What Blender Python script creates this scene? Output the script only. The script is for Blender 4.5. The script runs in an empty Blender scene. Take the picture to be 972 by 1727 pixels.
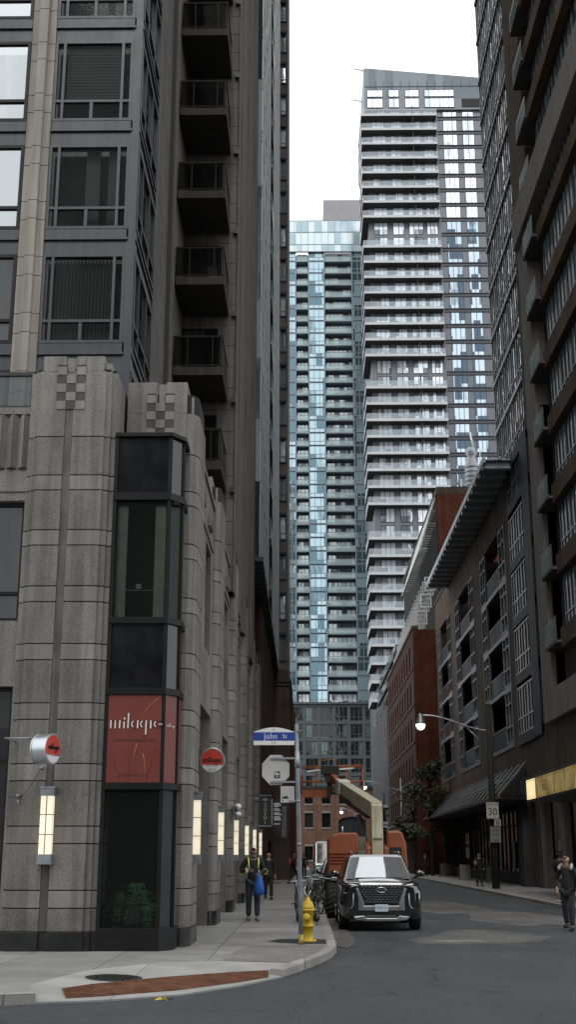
import bpy, bmesh, math, random
from mathutils import Vector, Matrix
random.seed(11)
R = math.radians
scene = bpy.context.scene
COL = scene.collection

# ------------------------------------------------------------------ materials
MATS = {}
def _nodes(name):
    m = bpy.data.materials.new(name); m.use_nodes = True
    nt = m.node_tree
    return m, nt, nt.nodes, nt.links, nt.nodes['Principled BSDF']

def mixcol(N, L, fac, a, b, mode='MIX'):
    n = N.new('ShaderNodeMix'); n.data_type = 'RGBA'; n.blend_type = mode
    for s, v in ((n.inputs[0], fac), (n.inputs[6], a), (n.inputs[7], b)):
        if isinstance(v, (int, float)): s.default_value = v
        elif isinstance(v, tuple): s.default_value = v if len(v) == 4 else (*v, 1)
        else: L.new(v, s)
    return n.outputs[2]

def ramp(N, L, src, stops):
    r = N.new('ShaderNodeValToRGB'); e = r.color_ramp.elements
    while len(e) < len(stops): e.new(.5)
    for el, (p, c) in zip(e, stops):
        el.position = p; el.color = (c, c, c, 1) if isinstance(c, (int, float)) else (*c, 1)
    L.new(src, r.inputs[0]); return r.outputs[0]

def pos(N, L, scale=(1, 1, 1), coord='world'):
    if coord == 'world':
        g = N.new('ShaderNodeNewGeometry'); o = g.outputs['Position']
    else:
        g = N.new('ShaderNodeTexCoord'); o = g.outputs['Object']
    m = N.new('ShaderNodeMapping'); m.inputs['Scale'].default_value = scale
    L.new(o, m.inputs[0]); return m.outputs[0]

def noise(N, L, vec, scale, detail=3, rough=.55):
    n = N.new('ShaderNodeTexNoise'); n.inputs['Scale'].default_value = scale
    n.inputs['Detail'].default_value = detail; n.inputs['Roughness'].default_value = rough
    L.new(vec, n.inputs['Vector']); return n.outputs[0]

def bump(N, L, b, h, strength, dist=.01):
    n = N.new('ShaderNodeBump'); n.inputs['Strength'].default_value = strength
    n.inputs['Distance'].default_value = dist
    L.new(h, n.inputs['Height']); L.new(n.outputs[0], b.inputs['Normal'])

def M(name, col, rough=.6, metal=0., var=.15, vscale=3., bmp=0., bscale=40., coord='object', emit=0., streak=0., spec=.5, coat=0.):
    if name in MATS: return MATS[name]
    m, nt, N, L, b = _nodes(name)
    b.inputs['Roughness'].default_value = rough; b.inputs['Metallic'].default_value = metal
    b.inputs['Specular IOR Level'].default_value = spec if not (coord == 'world' and rough >= .65) else .1
    b.inputs['Coat Weight'].default_value = coat; b.inputs['Coat Roughness'].default_value = .05; b.inputs['Coat IOR'].default_value = 1.75
    p = pos(N, L, (1, 1, 1), coord)
    n = noise(N, L, p, vscale, 5)
    f = ramp(N, L, n, [(.3, 1 - var), (.7, 1 + var)])
    c = mixcol(N, L, 1., (*col, 1), f, 'MULTIPLY')
    if streak:
        ps = pos(N, L, (5, 5, .25), 'world'); s = noise(N, L, ps, 1.2, 4)
        c = mixcol(N, L, 1., c, ramp(N, L, s, [(.35, 1 - streak), (.6, 1.)]), 'MULTIPLY')
    L.new(c, b.inputs['Base Color'])
    rr = ramp(N, L, n, [(.3, max(0, rough - .06)), (.7, min(1, rough + .08))]); L.new(rr, b.inputs['Roughness'])
    if bmp: bump(N, L, b, noise(N, L, p, bscale, 3), bmp, .01)
    if emit:
        L.new(c, b.inputs['Emission Color']); b.inputs['Emission Strength'].default_value = emit
    MATS[name] = m; return m

def granite(name, col, speck, amt, rough):
    m, nt, N, L, b = _nodes(name)
    p = pos(N, L)
    v = N.new('ShaderNodeTexVoronoi'); v.inputs['Scale'].default_value = speck; L.new(p, v.inputs['Vector'])
    hsv = N.new('ShaderNodeSeparateColor'); L.new(v.outputs['Color'], hsv.inputs[0])
    f = ramp(N, L, hsv.outputs[0], [(.05, 1 - amt), (.5, 1.), (.95, 1 + amt * .9)])
    c = mixcol(N, L, 1., (*col, 1), f, 'MULTIPLY')
    bm_ = N.new('ShaderNodeMapping'); bm_.inputs['Scale'].default_value = (.62, .62, 1 / 1.09); bm_.inputs['Location'].default_value = (.3, .1, .24); L.new(p, bm_.inputs[0])
    fl_ = N.new('ShaderNodeVectorMath'); fl_.operation = 'FLOOR'; L.new(bm_.outputs[0], fl_.inputs[0])
    wn_ = N.new('ShaderNodeTexWhiteNoise'); L.new(fl_.outputs[0], wn_.inputs['Vector'])
    c = mixcol(N, L, 1., c, ramp(N, L, wn_.outputs['Value'], [(0., .88), (1., 1.10)]), 'MULTIPLY')
    sz = N.new('ShaderNodeSeparateXYZ'); L.new(p, sz.inputs[0]); ng = noise(N, L, p, 2.2, 5)
    ad = N.new('ShaderNodeMath'); ad.operation = 'MULTIPLY_ADD'; L.new(ng, ad.inputs[0]); ad.inputs[1].default_value = 1.6; L.new(sz.outputs[2], ad.inputs[2])
    dv = N.new('ShaderNodeMath'); dv.operation = 'DIVIDE'; L.new(ad.outputs[0], dv.inputs[0]); dv.inputs[1].default_value = 3.
    c = mixcol(N, L, 1., c, ramp(N, L, dv.outputs[0], [(.3, .72), (.75, 1.)]), 'MULTIPLY')
    n2 = noise(N, L, p, 1.1, 4); c = mixcol(N, L, 1., c, ramp(N, L, n2, [(.3, .82), (.7, 1.12)]), 'MULTIPLY')
    ps = pos(N, L, (4, 4, .2)); s = noise(N, L, ps, 1.3, 5)
    c = mixcol(N, L, 1., c, ramp(N, L, s, [(.36, .7), (.56, 1.)]), 'MULTIPLY')
    L.new(c, b.inputs['Base Color']); b.inputs['Roughness'].default_value = rough; b.inputs['Specular IOR Level'].default_value = .2
    bump(N, L, b, hsv.outputs[0], .35 * amt, .008)
    MATS[name] = m; return m

def brick(name, c1, c2, mortar, w=.22, h=.075, vary=.25):
    m, nt, N, L, b = _nodes(name)
    g = N.new('ShaderNodeNewGeometry'); s = N.new('ShaderNodeSeparateXYZ'); L.new(g.outputs['Position'], s.inputs[0])
    a = N.new('ShaderNodeMath'); L.new(s.outputs[0], a.inputs[0]); L.new(s.outputs[1], a.inputs[1])
    cv = N.new('ShaderNodeCombineXYZ'); L.new(a.outputs[0], cv.inputs[0]); L.new(s.outputs[2], cv.inputs[1])
    t = N.new('ShaderNodeTexBrick'); L.new(cv.outputs[0], t.inputs['Vector'])
    t.inputs['Scale'].default_value = 1; t.inputs['Brick Width'].default_value = w; t.inputs['Row Height'].default_value = h
    t.inputs['Mortar Size'].default_value = .008; t.inputs['Color1'].default_value = (*c1, 1)
    t.inputs['Color2'].default_value = (*c2, 1); t.inputs['Mortar'].default_value = (*mortar, 1)
    n = noise(N, L, g.outputs['Position'], .7, 5)
    c = mixcol(N, L, 1., t.outputs['Color'], ramp(N, L, n, [(.3, 1 - vary), (.7, 1 + vary)]), 'MULTIPLY')
    ps = pos(N, L, (1.5, 1.5, .12)); sn = noise(N, L, ps, 1.3, 4)
    c = mixcol(N, L, 1., c, ramp(N, L, sn, [(.35, .75), (.6, 1.)]), 'MULTIPLY')
    L.new(c, b.inputs['Base Color']); b.inputs['Roughness'].default_value = .85; b.inputs['Specular IOR Level'].default_value = .08
    bump(N, L, b, t.outputs['Fac'], -.3, .008)
    MATS[name] = m; return m

def glass(name, dark, light, refl, share=.3, cell=(1.5, 1.5, 3.0), wavy=.25, rough=.04, off=(0, 0, 0), spec=.5):
    """coated window glass: dark or curtained room, or a painted-in reflection, in the colour, wavy reflection"""
    m, nt, N, L, b = _nodes(name)
    g = N.new('ShaderNodeNewGeometry'); mp = N.new('ShaderNodeMapping')
    mp.inputs['Scale'].default_value = tuple(1 / c for c in cell); mp.inputs['Location'].default_value = off
    L.new(g.outputs['Position'], mp.inputs[0])
    fl = N.new('ShaderNodeVectorMath'); fl.operation = 'FLOOR'; L.new(mp.outputs[0], fl.inputs[0])
    w = N.new('ShaderNodeTexWhiteNoise'); L.new(fl.outputs[0], w.inputs['Vector'])
    p2 = pos(N, L, (1.4, 1.4, .35)); n = noise(N, L, p2, 1.2, 3)
    add = N.new('ShaderNodeMath'); add.operation = 'MULTIPLY_ADD'; L.new(n, add.inputs[0]); add.inputs[1].default_value = .35
    L.new(w.outputs['Value'], add.inputs[2])
    f = ramp(N, L, add.outputs[0], [(max(0, 1.02 - share), 0.), (min(1, 1.17 - share), 1.)])
    c = mixcol(N, L, f, dark, light); L.new(c, b.inputs['Base Color'])
    b.inputs['Metallic'].default_value = refl; b.inputs['Roughness'].default_value = rough; b.inputs['Specular IOR Level'].default_value = spec
    pw = pos(N, L, (1, 1, .6)); bump(N, L, b, noise(N, L, pw, .9, 2), wavy, .05)
    MATS[name] = m; return m

def clear_glass(name, tint=(.8, .86, .86), fac=.75, body=.5, ior=1.5):
    m, nt, N, L, b = _nodes(name)
    out = N['Material Output']; t = N.new('ShaderNodeBsdfTransparent'); t.inputs[0].default_value = (*tint, 1)
    b.inputs['Base Color'].default_value = (*[c * body for c in tint], 1); b.inputs['Roughness'].default_value = .05; b.inputs['Specular IOR Level'].default_value = .5 if ior > 1.3 else .1
    fr = N.new('ShaderNodeFresnel'); fr.inputs[0].default_value = ior
    mm = N.new('ShaderNodeMath'); mm.operation = 'ADD'; L.new(fr.outputs[0], mm.inputs[0]); mm.inputs[1].default_value = 1 - fac
    mm.use_clamp = True
    mx = N.new('ShaderNodeMixShader'); L.new(mm.outputs[0], mx.inputs[0]); L.new(t.outputs[0], mx.inputs[1]); L.new(b.outputs[0], mx.inputs[2])
    L.new(mx.outputs[0], out.inputs[0]); MATS[name] = m; return m

def slabs(name, col, w, h, joint=.012, dark=.45, rough=.85, offset=0., rot=0., var=.12):
    m, nt, N, L, b = _nodes(name)
    g = N.new('ShaderNodeNewGeometry'); mp = N.new('ShaderNodeMapping'); L.new(g.outputs['Position'], mp.inputs[0])
    mp.inputs['Rotation'].default_value = (0, 0, rot)
    t = N.new('ShaderNodeTexBrick'); L.new(mp.outputs[0], t.inputs['Vector']); t.offset = offset
    t.inputs['Scale'].default_value = 1; t.inputs['Brick Width'].default_value = w; t.inputs['Row Height'].default_value = h
    t.inputs['Mortar Size'].default_value = joint
    t.inputs['Color1'].default_value = (*[c * (1 - var) for c in col], 1); t.inputs['Color2'].default_value = (*[c * (1 + var) for c in col], 1)
    t.inputs['Mortar'].default_value = (*[c * dark for c in col], 1)
    n = noise(N, L, g.outputs['Position'], 1.3, 6); n2 = noise(N, L, g.outputs['Position'], 60, 3)
    c = mixcol(N, L, 1., t.outputs['Color'], ramp(N, L, n, [(.3, .78), (.7, 1.15)]), 'MULTIPLY')
    c = mixcol(N, L, 1., c, ramp(N, L, n2, [(.3, .88), (.7, 1.1)]), 'MULTIPLY')
    # gum spots and small stains
    v = N.new('ShaderNodeTexVoronoi'); v.inputs['Scale'].default_value = 1.6; L.new(g.outputs['Position'], v.inputs['Vector'])
    c = mixcol(N, L, 1., c, ramp(N, L, v.outputs['Distance'], [(.03, .6), (.06, 1.)]), 'MULTIPLY')
    L.new(c, b.inputs['Base Color']); b.inputs['Roughness'].default_value = rough
    bump(N, L, b, n2, .15, .004); MATS[name] = m; return m

def asphalt(name, col, patchy=.25):
    m, nt, N, L, b = _nodes(name); p = pos(N, L)
    n1 = noise(N, L, p, 90, 2); n2 = noise(N, L, pos(N, L, (1, .3, 1)), .9, 6, .65); n3 = noise(N, L, p, 9, 4)
    c = mixcol(N, L, 1., (*col, 1), ramp(N, L, n1, [(.35, .7), (.65, 1.35)]), 'MULTIPLY')
    c = mixcol(N, L, 1., c, ramp(N, L, n2, [(.3, 1 - patchy * 1.25), (.7, 1 + patchy * 1.2)]), 'MULTIPLY')
    c = mixcol(N, L, 1., c, ramp(N, L, n3, [(.3, .84), (.7, 1.14)]), 'MULTIPLY')
    vo = N.new('ShaderNodeTexVoronoi'); vo.inputs['Scale'].default_value = .55; L.new(p, vo.inputs['Vector'])
    c = mixcol(N, L, 1., c, ramp(N, L, vo.outputs['Distance'], [(.02, .62), (.16, 1.)]), 'MULTIPLY')
    # thin wandering cracks
    wv = N.new('ShaderNodeTexVoronoi'); wv.feature = 'DISTANCE_TO_EDGE'; wv.inputs['Scale'].default_value = .38
    wp = N.new('ShaderNodeVectorMath'); wp.operation = 'MULTIPLY_ADD'
    nz = N.new('ShaderNodeTexNoise'); nz.inputs['Scale'].default_value = 1.2; nz.inputs['Detail'].default_value = 5; L.new(p, nz.inputs['Vector'])
    L.new(nz.outputs['Color'], wp.inputs[0]); wp.inputs[1].default_value = (1.3, 1.3, 0); L.new(p, wp.inputs[2]); L.new(wp.outputs[0], wv.inputs['Vector'])
    c = mixcol(N, L, 1., c, ramp(N, L, wv.outputs['Distance'], [(.003, .62), (.012, 1.)]), 'MULTIPLY')
    L.new(c, b.inputs['Base Color']); b.inputs['Roughness'].default_value = .8; b.inputs['Specular IOR Level'].default_value = .3
    bump(N, L, b, n1, .4, .006); MATS[name] = m; return m

STONE = granite('granite_rough', (.222, .211, .193), 72, .27, .85)
STONEB = granite('granite_band', (.25, .238, .218), 90, .13, .6)
STONED = granite('granite_dark', (.09, .083, .076), 80, .25, .6)
GROOVE = M('stone_shaft', (.135, .125, .115), .7, var=.25, vscale=2, coord='world', streak=.4)
JOINT = M('joint_dark', (.02, .02, .02), .9)
PLINTH = M('black_granite', (.012, .012, .012), .25, var=.3, coord='world')
CONC = M('tower_concrete', (.15, .138, .128), .85, var=.15, vscale=.8, bmp=.3, bscale=30, coord='world', streak=.35)
CONC2 = M('frame_concrete', (.30, .28, .25), .85, var=.12, vscale=.6, bmp=.2, coord='world', streak=.3)
SLATE = M('slate_metal', (.042, .047, .055), .42, .3, var=.12, coord='world', streak=.25)
DARKM = M('dark_metal', (.03, .032, .034), .45, .4, var=.15)
BLACKM = M('black_frame', (.011, .011, .012), .45, .0, spec=.2)
STEEL = M('brushed_steel', (.45, .46, .47), .38, .9, var=.12, vscale=8)
GALV = M('galvanised', (.30, .32, .34), .5, .7, var=.2, vscale=9)
WHITEP = M('white_paint', (.72, .73, .73), .4, var=.06)
GREYM = M('grey_panel', (.12, .13, .145), .45, .3, var=.12, vscale=.5, coord='world')
BALCW = M('balcony_white', (.46, .485, .50), .5, var=.06, vscale=.5, coord='world', streak=.15)
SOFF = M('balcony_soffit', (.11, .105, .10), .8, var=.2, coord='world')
GDARK = glass('window_dark', (.010, .012, .013), (.05, .055, .05), .0, .35, (1.6, 1.6, 2.95))
GMIRR = glass('window_mirror', (.38, .40, .40), (.50, .52, .52), .95, .5, (2, 2, 3), .12)
GNIGHT = glass('shop_dark', (.008, .009, .010), (.028, .03, .03), 0., .35, (1.2, 1.2, 2), .05, .08, spec=.16)
GRAIL = clear_glass('rail_glass', (.62, .68, .69), .8)
GCLEAR = clear_glass('shop_glass', (.82, .86, .85), .98, .2, 1.4)
BRICKD = brick('brick_brown', (.165, .112, .075), (.13, .092, .065), (.11, .088, .07))
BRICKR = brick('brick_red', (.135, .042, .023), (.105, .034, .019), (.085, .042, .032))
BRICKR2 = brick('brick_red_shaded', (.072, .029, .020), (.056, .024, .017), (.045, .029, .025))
BRICKS = brick('brick_old', (.20, .105, .072), (.16, .08, .055), (.2, .15, .12))
BRICKT = brick('brick_tower', (.105, .075, .062), (.085, .062, .052), (.085, .072, .066))
BRICKG = brick('brick_greyish', (.13, .118, .108), (.11, .10, .093), (.12, .112, .105))
CHARC = M('charcoal_stone', (.06, .061, .063), .7, var=.2, vscale=.5, coord='world', streak=.3)
CONCW = slabs('sidewalk_concrete', (.25, .245, .235), 1.55, 1.55)
CONCL = slabs('ramp_concrete', (.36, .352, .335), 2.4, 2.4, .01, .6)
PAVER = slabs('sidewalk_pavers', (.20, .185, .175), .55, .22, .012, .55, offset=.5, rot=.35)
KERBM = slabs('kerb_concrete', (.30, .29, .275), 1.8, 1.8, .012, .5)
ROAD = asphalt('asphalt', (.058, .060, .064)); ROADP = asphalt('asphalt_old', (.105, .103, .099), .35); ROADD = asphalt('asphalt_fresh', (.028, .028, .03), .2)
SKIN = M('skin', (.33, .20, .145), .55); 
LAMP = M('lamp_glow', (.95, .86, .66), .4, emit=.56, var=.06, vscale=6)
REDS = M('sign_red', (.16, .030, .021), .45, var=.12, vscale=2); REDB = M('sign_red_bright', (.55, .055, .035), .4, var=.06)
INK = M('black_ink', (.012, .012, .012), .5); 

# ------------------------------------------------------------------ mesh builder
class MB:
    def __init__(s): s.v = []; s.f = []; s.m = []; s.sm = []
    def add(s, vs, fs, m=0, smooth=False):
        o = len(s.v); s.v += [tuple(v) for v in vs]
        for f in fs: s.f.append([i + o for i in f]); s.m.append(m); s.sm.append(smooth)
        return s
    def box(s, x0, x1, y0, y1, z0, z1, m=0):
        x0, x1 = sorted((x0, x1)); y0, y1 = sorted((y0, y1)); z0, z1 = sorted((z0, z1))
        v = [(x, y, z) for x in (x0, x1) for y in (y0, y1) for z in (z0, z1)]
        return s.add(v, [(0, 1, 3, 2), (4, 6, 7, 5), (0, 4, 5, 1), (2, 3, 7, 6), (0, 2, 6, 4), (1, 5, 7, 3)], m)
    def prism(s, poly, axis, a, b, m=0, smooth=False):
        def P(u, w, t): return {'z': (u, w, t), 'y': (u, t, w), 'x': (t, u, w)}[axis]
        n = len(poly); v = [P(u, w, a) for u, w in poly] + [P(u, w, b) for u, w in poly]
        s.add(v, [tuple(range(n)), tuple(range(2 * n - 1, n - 1, -1))], m)
        o = len(s.v) - 2 * n
        for i in range(n):
            s.f.append([o + i, o + (i + 1) % n, o + n + (i + 1) % n, o + n + i]); s.m.append(m); s.sm.append(smooth)
        return s
    def quad(s, a, b, c, d, m=0): return s.add([a, b, c, d], [(0, 1, 2, 3)], m)
    def tube(s, pts, r, n=8, m=0, cap=True):
        pts = [Vector(p) for p in pts]; rs = r if isinstance(r, (list, tuple)) else [r] * len(pts)
        rings = []; prev = None
        for i, p in enumerate(pts):
            d = (pts[min(i + 1, len(pts) - 1)] - pts[max(i - 1, 0)]).normalized()
            if prev is None:
                a = Vector((0, 0, 1)) if abs(d.z) < .9 else Vector((1, 0, 0)); u = d.cross(a).normalized()
            else: u = (prev - d * prev.dot(d)).normalized()
            prev = u; w = d.cross(u)
            rings.append([p + (u * math.cos(2 * math.pi * k / n) + w * math.sin(2 * math.pi * k / n)) * rs[i] for k in range(n)])
        v = [q for ring in rings for q in ring]; f = []
        for i in range(len(pts) - 1):
            for k in range(n): f.append((i * n + k, i * n + (k + 1) % n, (i + 1) * n + (k + 1) % n, (i + 1) * n + k))
        s.add(v, f, m, True)
        if cap:
            o = len(s.v) - len(v)
            s.f.append([o + k for k in range(n)][::-1]); s.m.append(m); s.sm.append(False)
            s.f.append([o + (len(pts) - 1) * n + k for k in range(n)]); s.m.append(m); s.sm.append(False)
        return s
    def bar(s, a, b, w, h, m=0):
        a, b = Vector(a), Vector(b); d = (b - a).normalized()
        up = Vector((0, 0, 1)) if abs(d.z) < .95 else Vector((0, 1, 0))
        u = d.cross(up).normalized() * w / 2; t = u.cross(d).normalized() * h / 2
        v = [p + su * u + st * t for p in (a, b) for su, st in ((-1, -1), (1, -1), (1, 1), (-1, 1))]
        return s.add(v, [(3, 2, 1, 0), (4, 5, 6, 7), (0, 1, 5, 4), (1, 2, 6, 5), (2, 3, 7, 6), (3, 0, 4, 7)], m)
    def lathe(s, prof, c=(0, 0, 0), n=20, axis='z', m=0, smooth=True):
        v = []; f = []; c = Vector(c)
        for r, h in prof:
            for k in range(n):
                a = 2 * math.pi * k / n; u, w = r * math.cos(a), r * math.sin(a)
                v.append(c + Vector({'z': (u, w, h), 'y': (u, h, w), 'x': (h, u, w)}[axis]))
        for i in range(len(prof) - 1):
            for k in range(n): f.append((i * n + k, i * n + (k + 1) % n, (i + 1) * n + (k + 1) % n, (i + 1) * n + k))
        f.append(tuple(range(n - 1, -1, -1))); f.append(tuple((len(prof) - 1) * n + k for k in range(n)))
        s.add(v, f, m, smooth); s.sm[-1] = s.sm[-2] = False
        return s
    def ball(s, c, r, n=12, m=0):
        r = (r, r, r) if isinstance(r, (int, float)) else r
        v = []; f = []; h = n // 2
        for i in range(1, h):
            t = math.pi * i / h
            for k in range(n):
                a = 2 * math.pi * k / n
                v.append((c[0] + r[0] * math.sin(t) * math.cos(a), c[1] + r[1] * math.sin(t) * math.sin(a), c[2] + r[2] * math.cos(t)))
        for i in range(h - 2):
            for k in range(n): f.append((i * n + k, i * n + (k + 1) % n, (i + 1) * n + (k + 1) % n, (i + 1) * n + k))
        v += [(c[0], c[1], c[2] + r[2]), (c[0], c[1], c[2] - r[2])]
        for k in range(n):
            f.append((len(v) - 2, (k + 1) % n, k)); f.append((len(v) - 1, (h - 2) * n + k, (h - 2) * n + (k + 1) % n))
        return s.add(v, f, m, True)
    def build(s, name, mats, parent=None, bevel=0., recalc=True, origin=None):
        mats = mats if isinstance(mats, (list, tuple)) else [mats]
        xs = [v[0] for v in s.v]; ys = [v[1] for v in s.v]; zs = [v[2] for v in s.v]
        c = Vector(origin) if origin else Vector(((min(xs) + max(xs)) / 2, (min(ys) + max(ys)) / 2, (min(zs) + max(zs)) / 2 if parent else min(zs)))
        me = bpy.data.meshes.new(name); me.from_pydata([tuple(Vector(v) - c) for v in s.v], [], s.f)
        for m in mats: me.materials.append(m)
        for p, mi, sm in zip(me.polygons, s.m, s.sm): p.material_index = mi; p.use_smooth = sm
        if recalc:
            bm = bmesh.new(); bm.from_mesh(me); bmesh.ops.recalc_face_normals(bm, faces=bm.faces); bm.to_mesh(me); bm.free()
        o = bpy.data.objects.new(name, me); COL.objects.link(o)
        o.location = c
        if parent:
            o.parent = parent; w = Vector((0, 0, 0)); q = parent
            while q: w += q.location; q = q.parent
            o.location = c - w
        if bevel:
            b = o.modifiers.new('bevel', 'BEVEL'); b.width = bevel; b.segments = 2; b.limit_method = 'ANGLE'; b.angle_limit = R(40)
        return o

def tag(o, label=None, cat=None, group=None, kind=None):
    if label: o['label'] = label
    if cat: o['category'] = cat
    if group: o['group'] = group
    if kind: o['kind'] = kind
    return o
def thing(name, label, cat, loc=(0, 0, 0), group=None):
    o = bpy.data.objects.new(name, None); COL.objects.link(o); o.location = loc
    o.empty_display_size = .3
    return tag(o, label, cat, group)
def each(name, mat, parent, boxes):
    for b in boxes: MB().box(*b).build(name, mat, parent)
def children(o): return [c for c in bpy.data.objects if c.parent == o]
def copy_tree(o, parent=None):
    c = o.copy(); COL.objects.link(c); c.parent = parent
    for ch in list(o.children): copy_tree(ch, c)
    return c
def structure(o): o['kind'] = 'structure'; return o

def text_geo(s, size, spacing=1.):
    cu = bpy.data.curves.new('lettering', 'FONT'); cu.body = s; cu.size = size; cu.align_x = 'CENTER'; cu.align_y = 'CENTER'
    cu.space_character = spacing; cu.resolution_u = 3
    ob = bpy.data.objects.new('lettering', cu); COL.objects.link(ob)
    bpy.context.view_layer.update()
    me = ob.to_mesh(); v = [x.co.copy() for x in me.vertices]; f = [tuple(p.vertices) for p in me.polygons]
    ob.to_mesh_clear(); bpy.data.objects.remove(ob); bpy.data.curves.remove(cu)
    return v, f
def text(mb, s, size, c, right=(1, 0, 0), up=(0, 0, 1), m=0, sx=1., spacing=1.):
    v, f = text_geo(s, size, spacing); c = Vector(c); r = Vector(right); u = Vector(up)
    mb.add([c + r * p.x * sx + u * p.y for p in v], f, m)
    return mb

def fb(mb, pl, u0, u1, z0, z1, d0, d1, m=0):
    if pl[0] == 'y': mb.box(u0, u1, pl[1] - d1, pl[1] - d0, z0, z1, m)
    else: mb.box(pl[1] + pl[2] * d0, pl[1] + pl[2] * d1, u0, u1, z0, z1, m)
def wallop(mb, pl, u0, u1, z0, z1, d0, d1, ops, m=0):
    us = sorted({u0, u1, *[min(max(a, u0), u1) for o in ops for a in o[:2]]}); zs = sorted({z0, z1, *[min(max(a, z0), z1) for o in ops for a in o[2:4]]})
    for z, zz in zip(zs, zs[1:]):
        run = None
        for u, uu in zip(us, us[1:]):
            cu, cz = (u + uu) / 2, (z + zz) / 2
            solid = not any(o[0] < cu < o[1] and o[2] < cz < o[3] for o in ops)
            if solid: run = (run[0], uu) if run else (u, uu)
            if (not solid or uu == us[-1]) and run: fb(mb, pl, run[0], run[1], z, zz, d0, d1, m); run = None
def winframe(mb, pl, u0, u1, z0, z1, us=(), zs=(), w=.06, d0=-.06, d1=.03, m=0):
    fb(mb, pl, u0, u1, z0, z0 + w, d0, d1, m); fb(mb, pl, u0, u1, z1 - w, z1, d0, d1, m)
    fb(mb, pl, u0, u0 + w, z0 + w, z1 - w, d0, d1, m); fb(mb, pl, u1 - w, u1, z0 + w, z1 - w, d0, d1, m)
    zz = sorted([z0 + w, z1 - w, *[z - w / 2 for z in zs]])
    for u in us: fb(mb, pl, u - w / 2, u + w / 2, z0 + w, z1 - w, d0, d1 - .002, m)
    for z in zs: fb(mb, pl, u0 + w, u1 - w, z - w / 2, z + w / 2, d0, d1 - .004, m)
def pane(mb, pl, u0, u1, z0, z1, d=-.03, m=1):
    fb(mb, pl, u0 + .01, u1 - .01, z0 + .01, z1 - .01, d - .02, d, m)

# camera numbers, used only to decide which repeats the photo shows
CAMZ = 1.72; CP = R(15.8); CA = R(.754); CF = 2047.
def in_frame(x, y, z, mg=60):
    z -= CAMZ; f = -x * math.sin(CA) + y * math.cos(CA); r = x * math.cos(CA) + y * math.sin(CA)
    d = f * math.cos(CP) + z * math.sin(CP); u = -f * math.sin(CP) + z * math.cos(CP)
    if d <= .5: return False
    return -mg < 486 + CF * r / d < 972 + mg and -mg < 863.5 - CF * u / d < 1727 + mg
def pcen(pl, u, z): return (u, pl[1], z) if pl[0] == 'y' else (pl[1], u, z)

def windows(parent, specs, mats, name='window', limit=98):
    """specs: (plane,u0,u1,z0,z1,us,zs,kw). Every window its own part, past the limit the smallest in the picture share one mesh."""
    vis = []
    for s in specs:
        c = pcen(s[0], (s[1] + s[2]) / 2, (s[3] + s[4]) / 2)
        if in_frame(*c): vis.append(((s[2] - s[1]) * (s[4] - s[3]) / (c[1] ** 2 + c[2] ** 2), s))
    vis.sort(key=lambda t: -t[0]); rest = MB(); nrest = 0
    for i, (_, s) in enumerate(vis):
        mb = MB() if i < limit else rest
        pl, u0, u1, z0, z1, us, zs, kw = s
        winframe(mb, pl, u0, u1, z0, z1, us, zs, **kw); pane(mb, pl, u0, u1, z0, z1, kw.get('d1', .03) - .05, 1)
        if i < limit: mb.build(name, mats, parent)
        else: nrest += 1
    if nrest: tag(rest.build(name, mats, parent), kind='stuff')
    return len(vis)

# ------------------------------------------------------------------ ground
g = MB(); g.quad((-2500, -1500, 0), (2500, -1500, 0), (2500, 3500, 0), (-2500, 3500, 0)); structure(g.build('road', ROAD, recalc=False))
INNER = [(-3.55, 16.6), (-3.2, 18.6), (-2.3, 20.0), (-1.3, 20.3), (-.2, 19.9)]
OUTER = [(-3.25, 15.6), (-2.5, 15.85), (-1.6, 16.5), (-.9, 17.6), (-.35, 18.85)]
def lerp2(P, s):
    s *= len(P) - 1; i = min(int(s), len(P) - 2); t = s - i
    return (P[i][0] * (1 - t) + P[i + 1][0] * t, P[i][1] * (1 - t) + P[i + 1][1] * t)
def ramp_pt(s, t, dz=0.):
    o, i = lerp2(OUTER, s), lerp2(INNER, s)
    return (o[0] * (1 - t) + i[0] * t, o[1] * (1 - t) + i[1] * t, .022 + .098 * t + dz)
KERB_E = [(-.35, 18.85), (.0, 20.2), (.27, 21.36), (.48, 22.6), (.58, 23.7), (.6, 25.), (.6, 60.), (.6, 178.)]
KERB_W = [(-60, 14.2), (-20, 14.9), (-6, 15.25), (-3.7, 15.4), (-3.25, 15.6)]
def kerb(mb, P, w=.17, z=.124):
    def off(i):
        a = Vector(P[max(i - 1, 0)]); b = Vector(P[min(i + 1, len(P) - 1)]); d = (b - a).normalized()
        return Vector((-d.y, d.x)) * w
    v = []; n = len(P)
    for i, p in enumerate(P):
        q = Vector(p) + off(i); d = off(i) / w
        v += [(p[0], p[1], -.02), (p[0], p[1], z - .02), (p[0] + d.x * .02, p[1] + d.y * .02, z), (q.x, q.y, z), (q.x, q.y, -.02)]
    f = []
    for i in range(n - 1):
        for k in range(4): f.append((i * 5 + k, i * 5 + k + 1, i * 5 + 5 + k + 1, i * 5 + 5 + k))
    f += [(0, 1, 2, 3, 4), tuple((n - 1) * 5 + k for k in range(5))]
    mb.add(v, f)
g = MB(); kerb(g, KERB_E); structure(g.build('kerb', KERBM))
g = MB(); kerb(g, KERB_W); structure(g.build('kerb', KERBM))
g = MB(); kerb(g, [(8.75, 178), (8.75, 60), (8.75, 10)]); structure(g.build('kerb', KERBM))
poly = KERB_W + INNER + KERB_E[1:] + [(-3.5, 178), (-3.5, 24.5), (-60, 24.5)]
g = MB(); g.add([(x, y, .12) for x, y in poly], [tuple(range(len(poly)))]); structure(g.build('sidewalk', CONCW, recalc=False))
g = MB(); g.quad((8.8, 10, .12), (13.5, 10, .12), (13.5, 178, .12), (8.8, 178, .12)); structure(g.build('sidewalk', CONCW, recalc=False))
g = MB(); ns, nt_ = 20, 6
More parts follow.
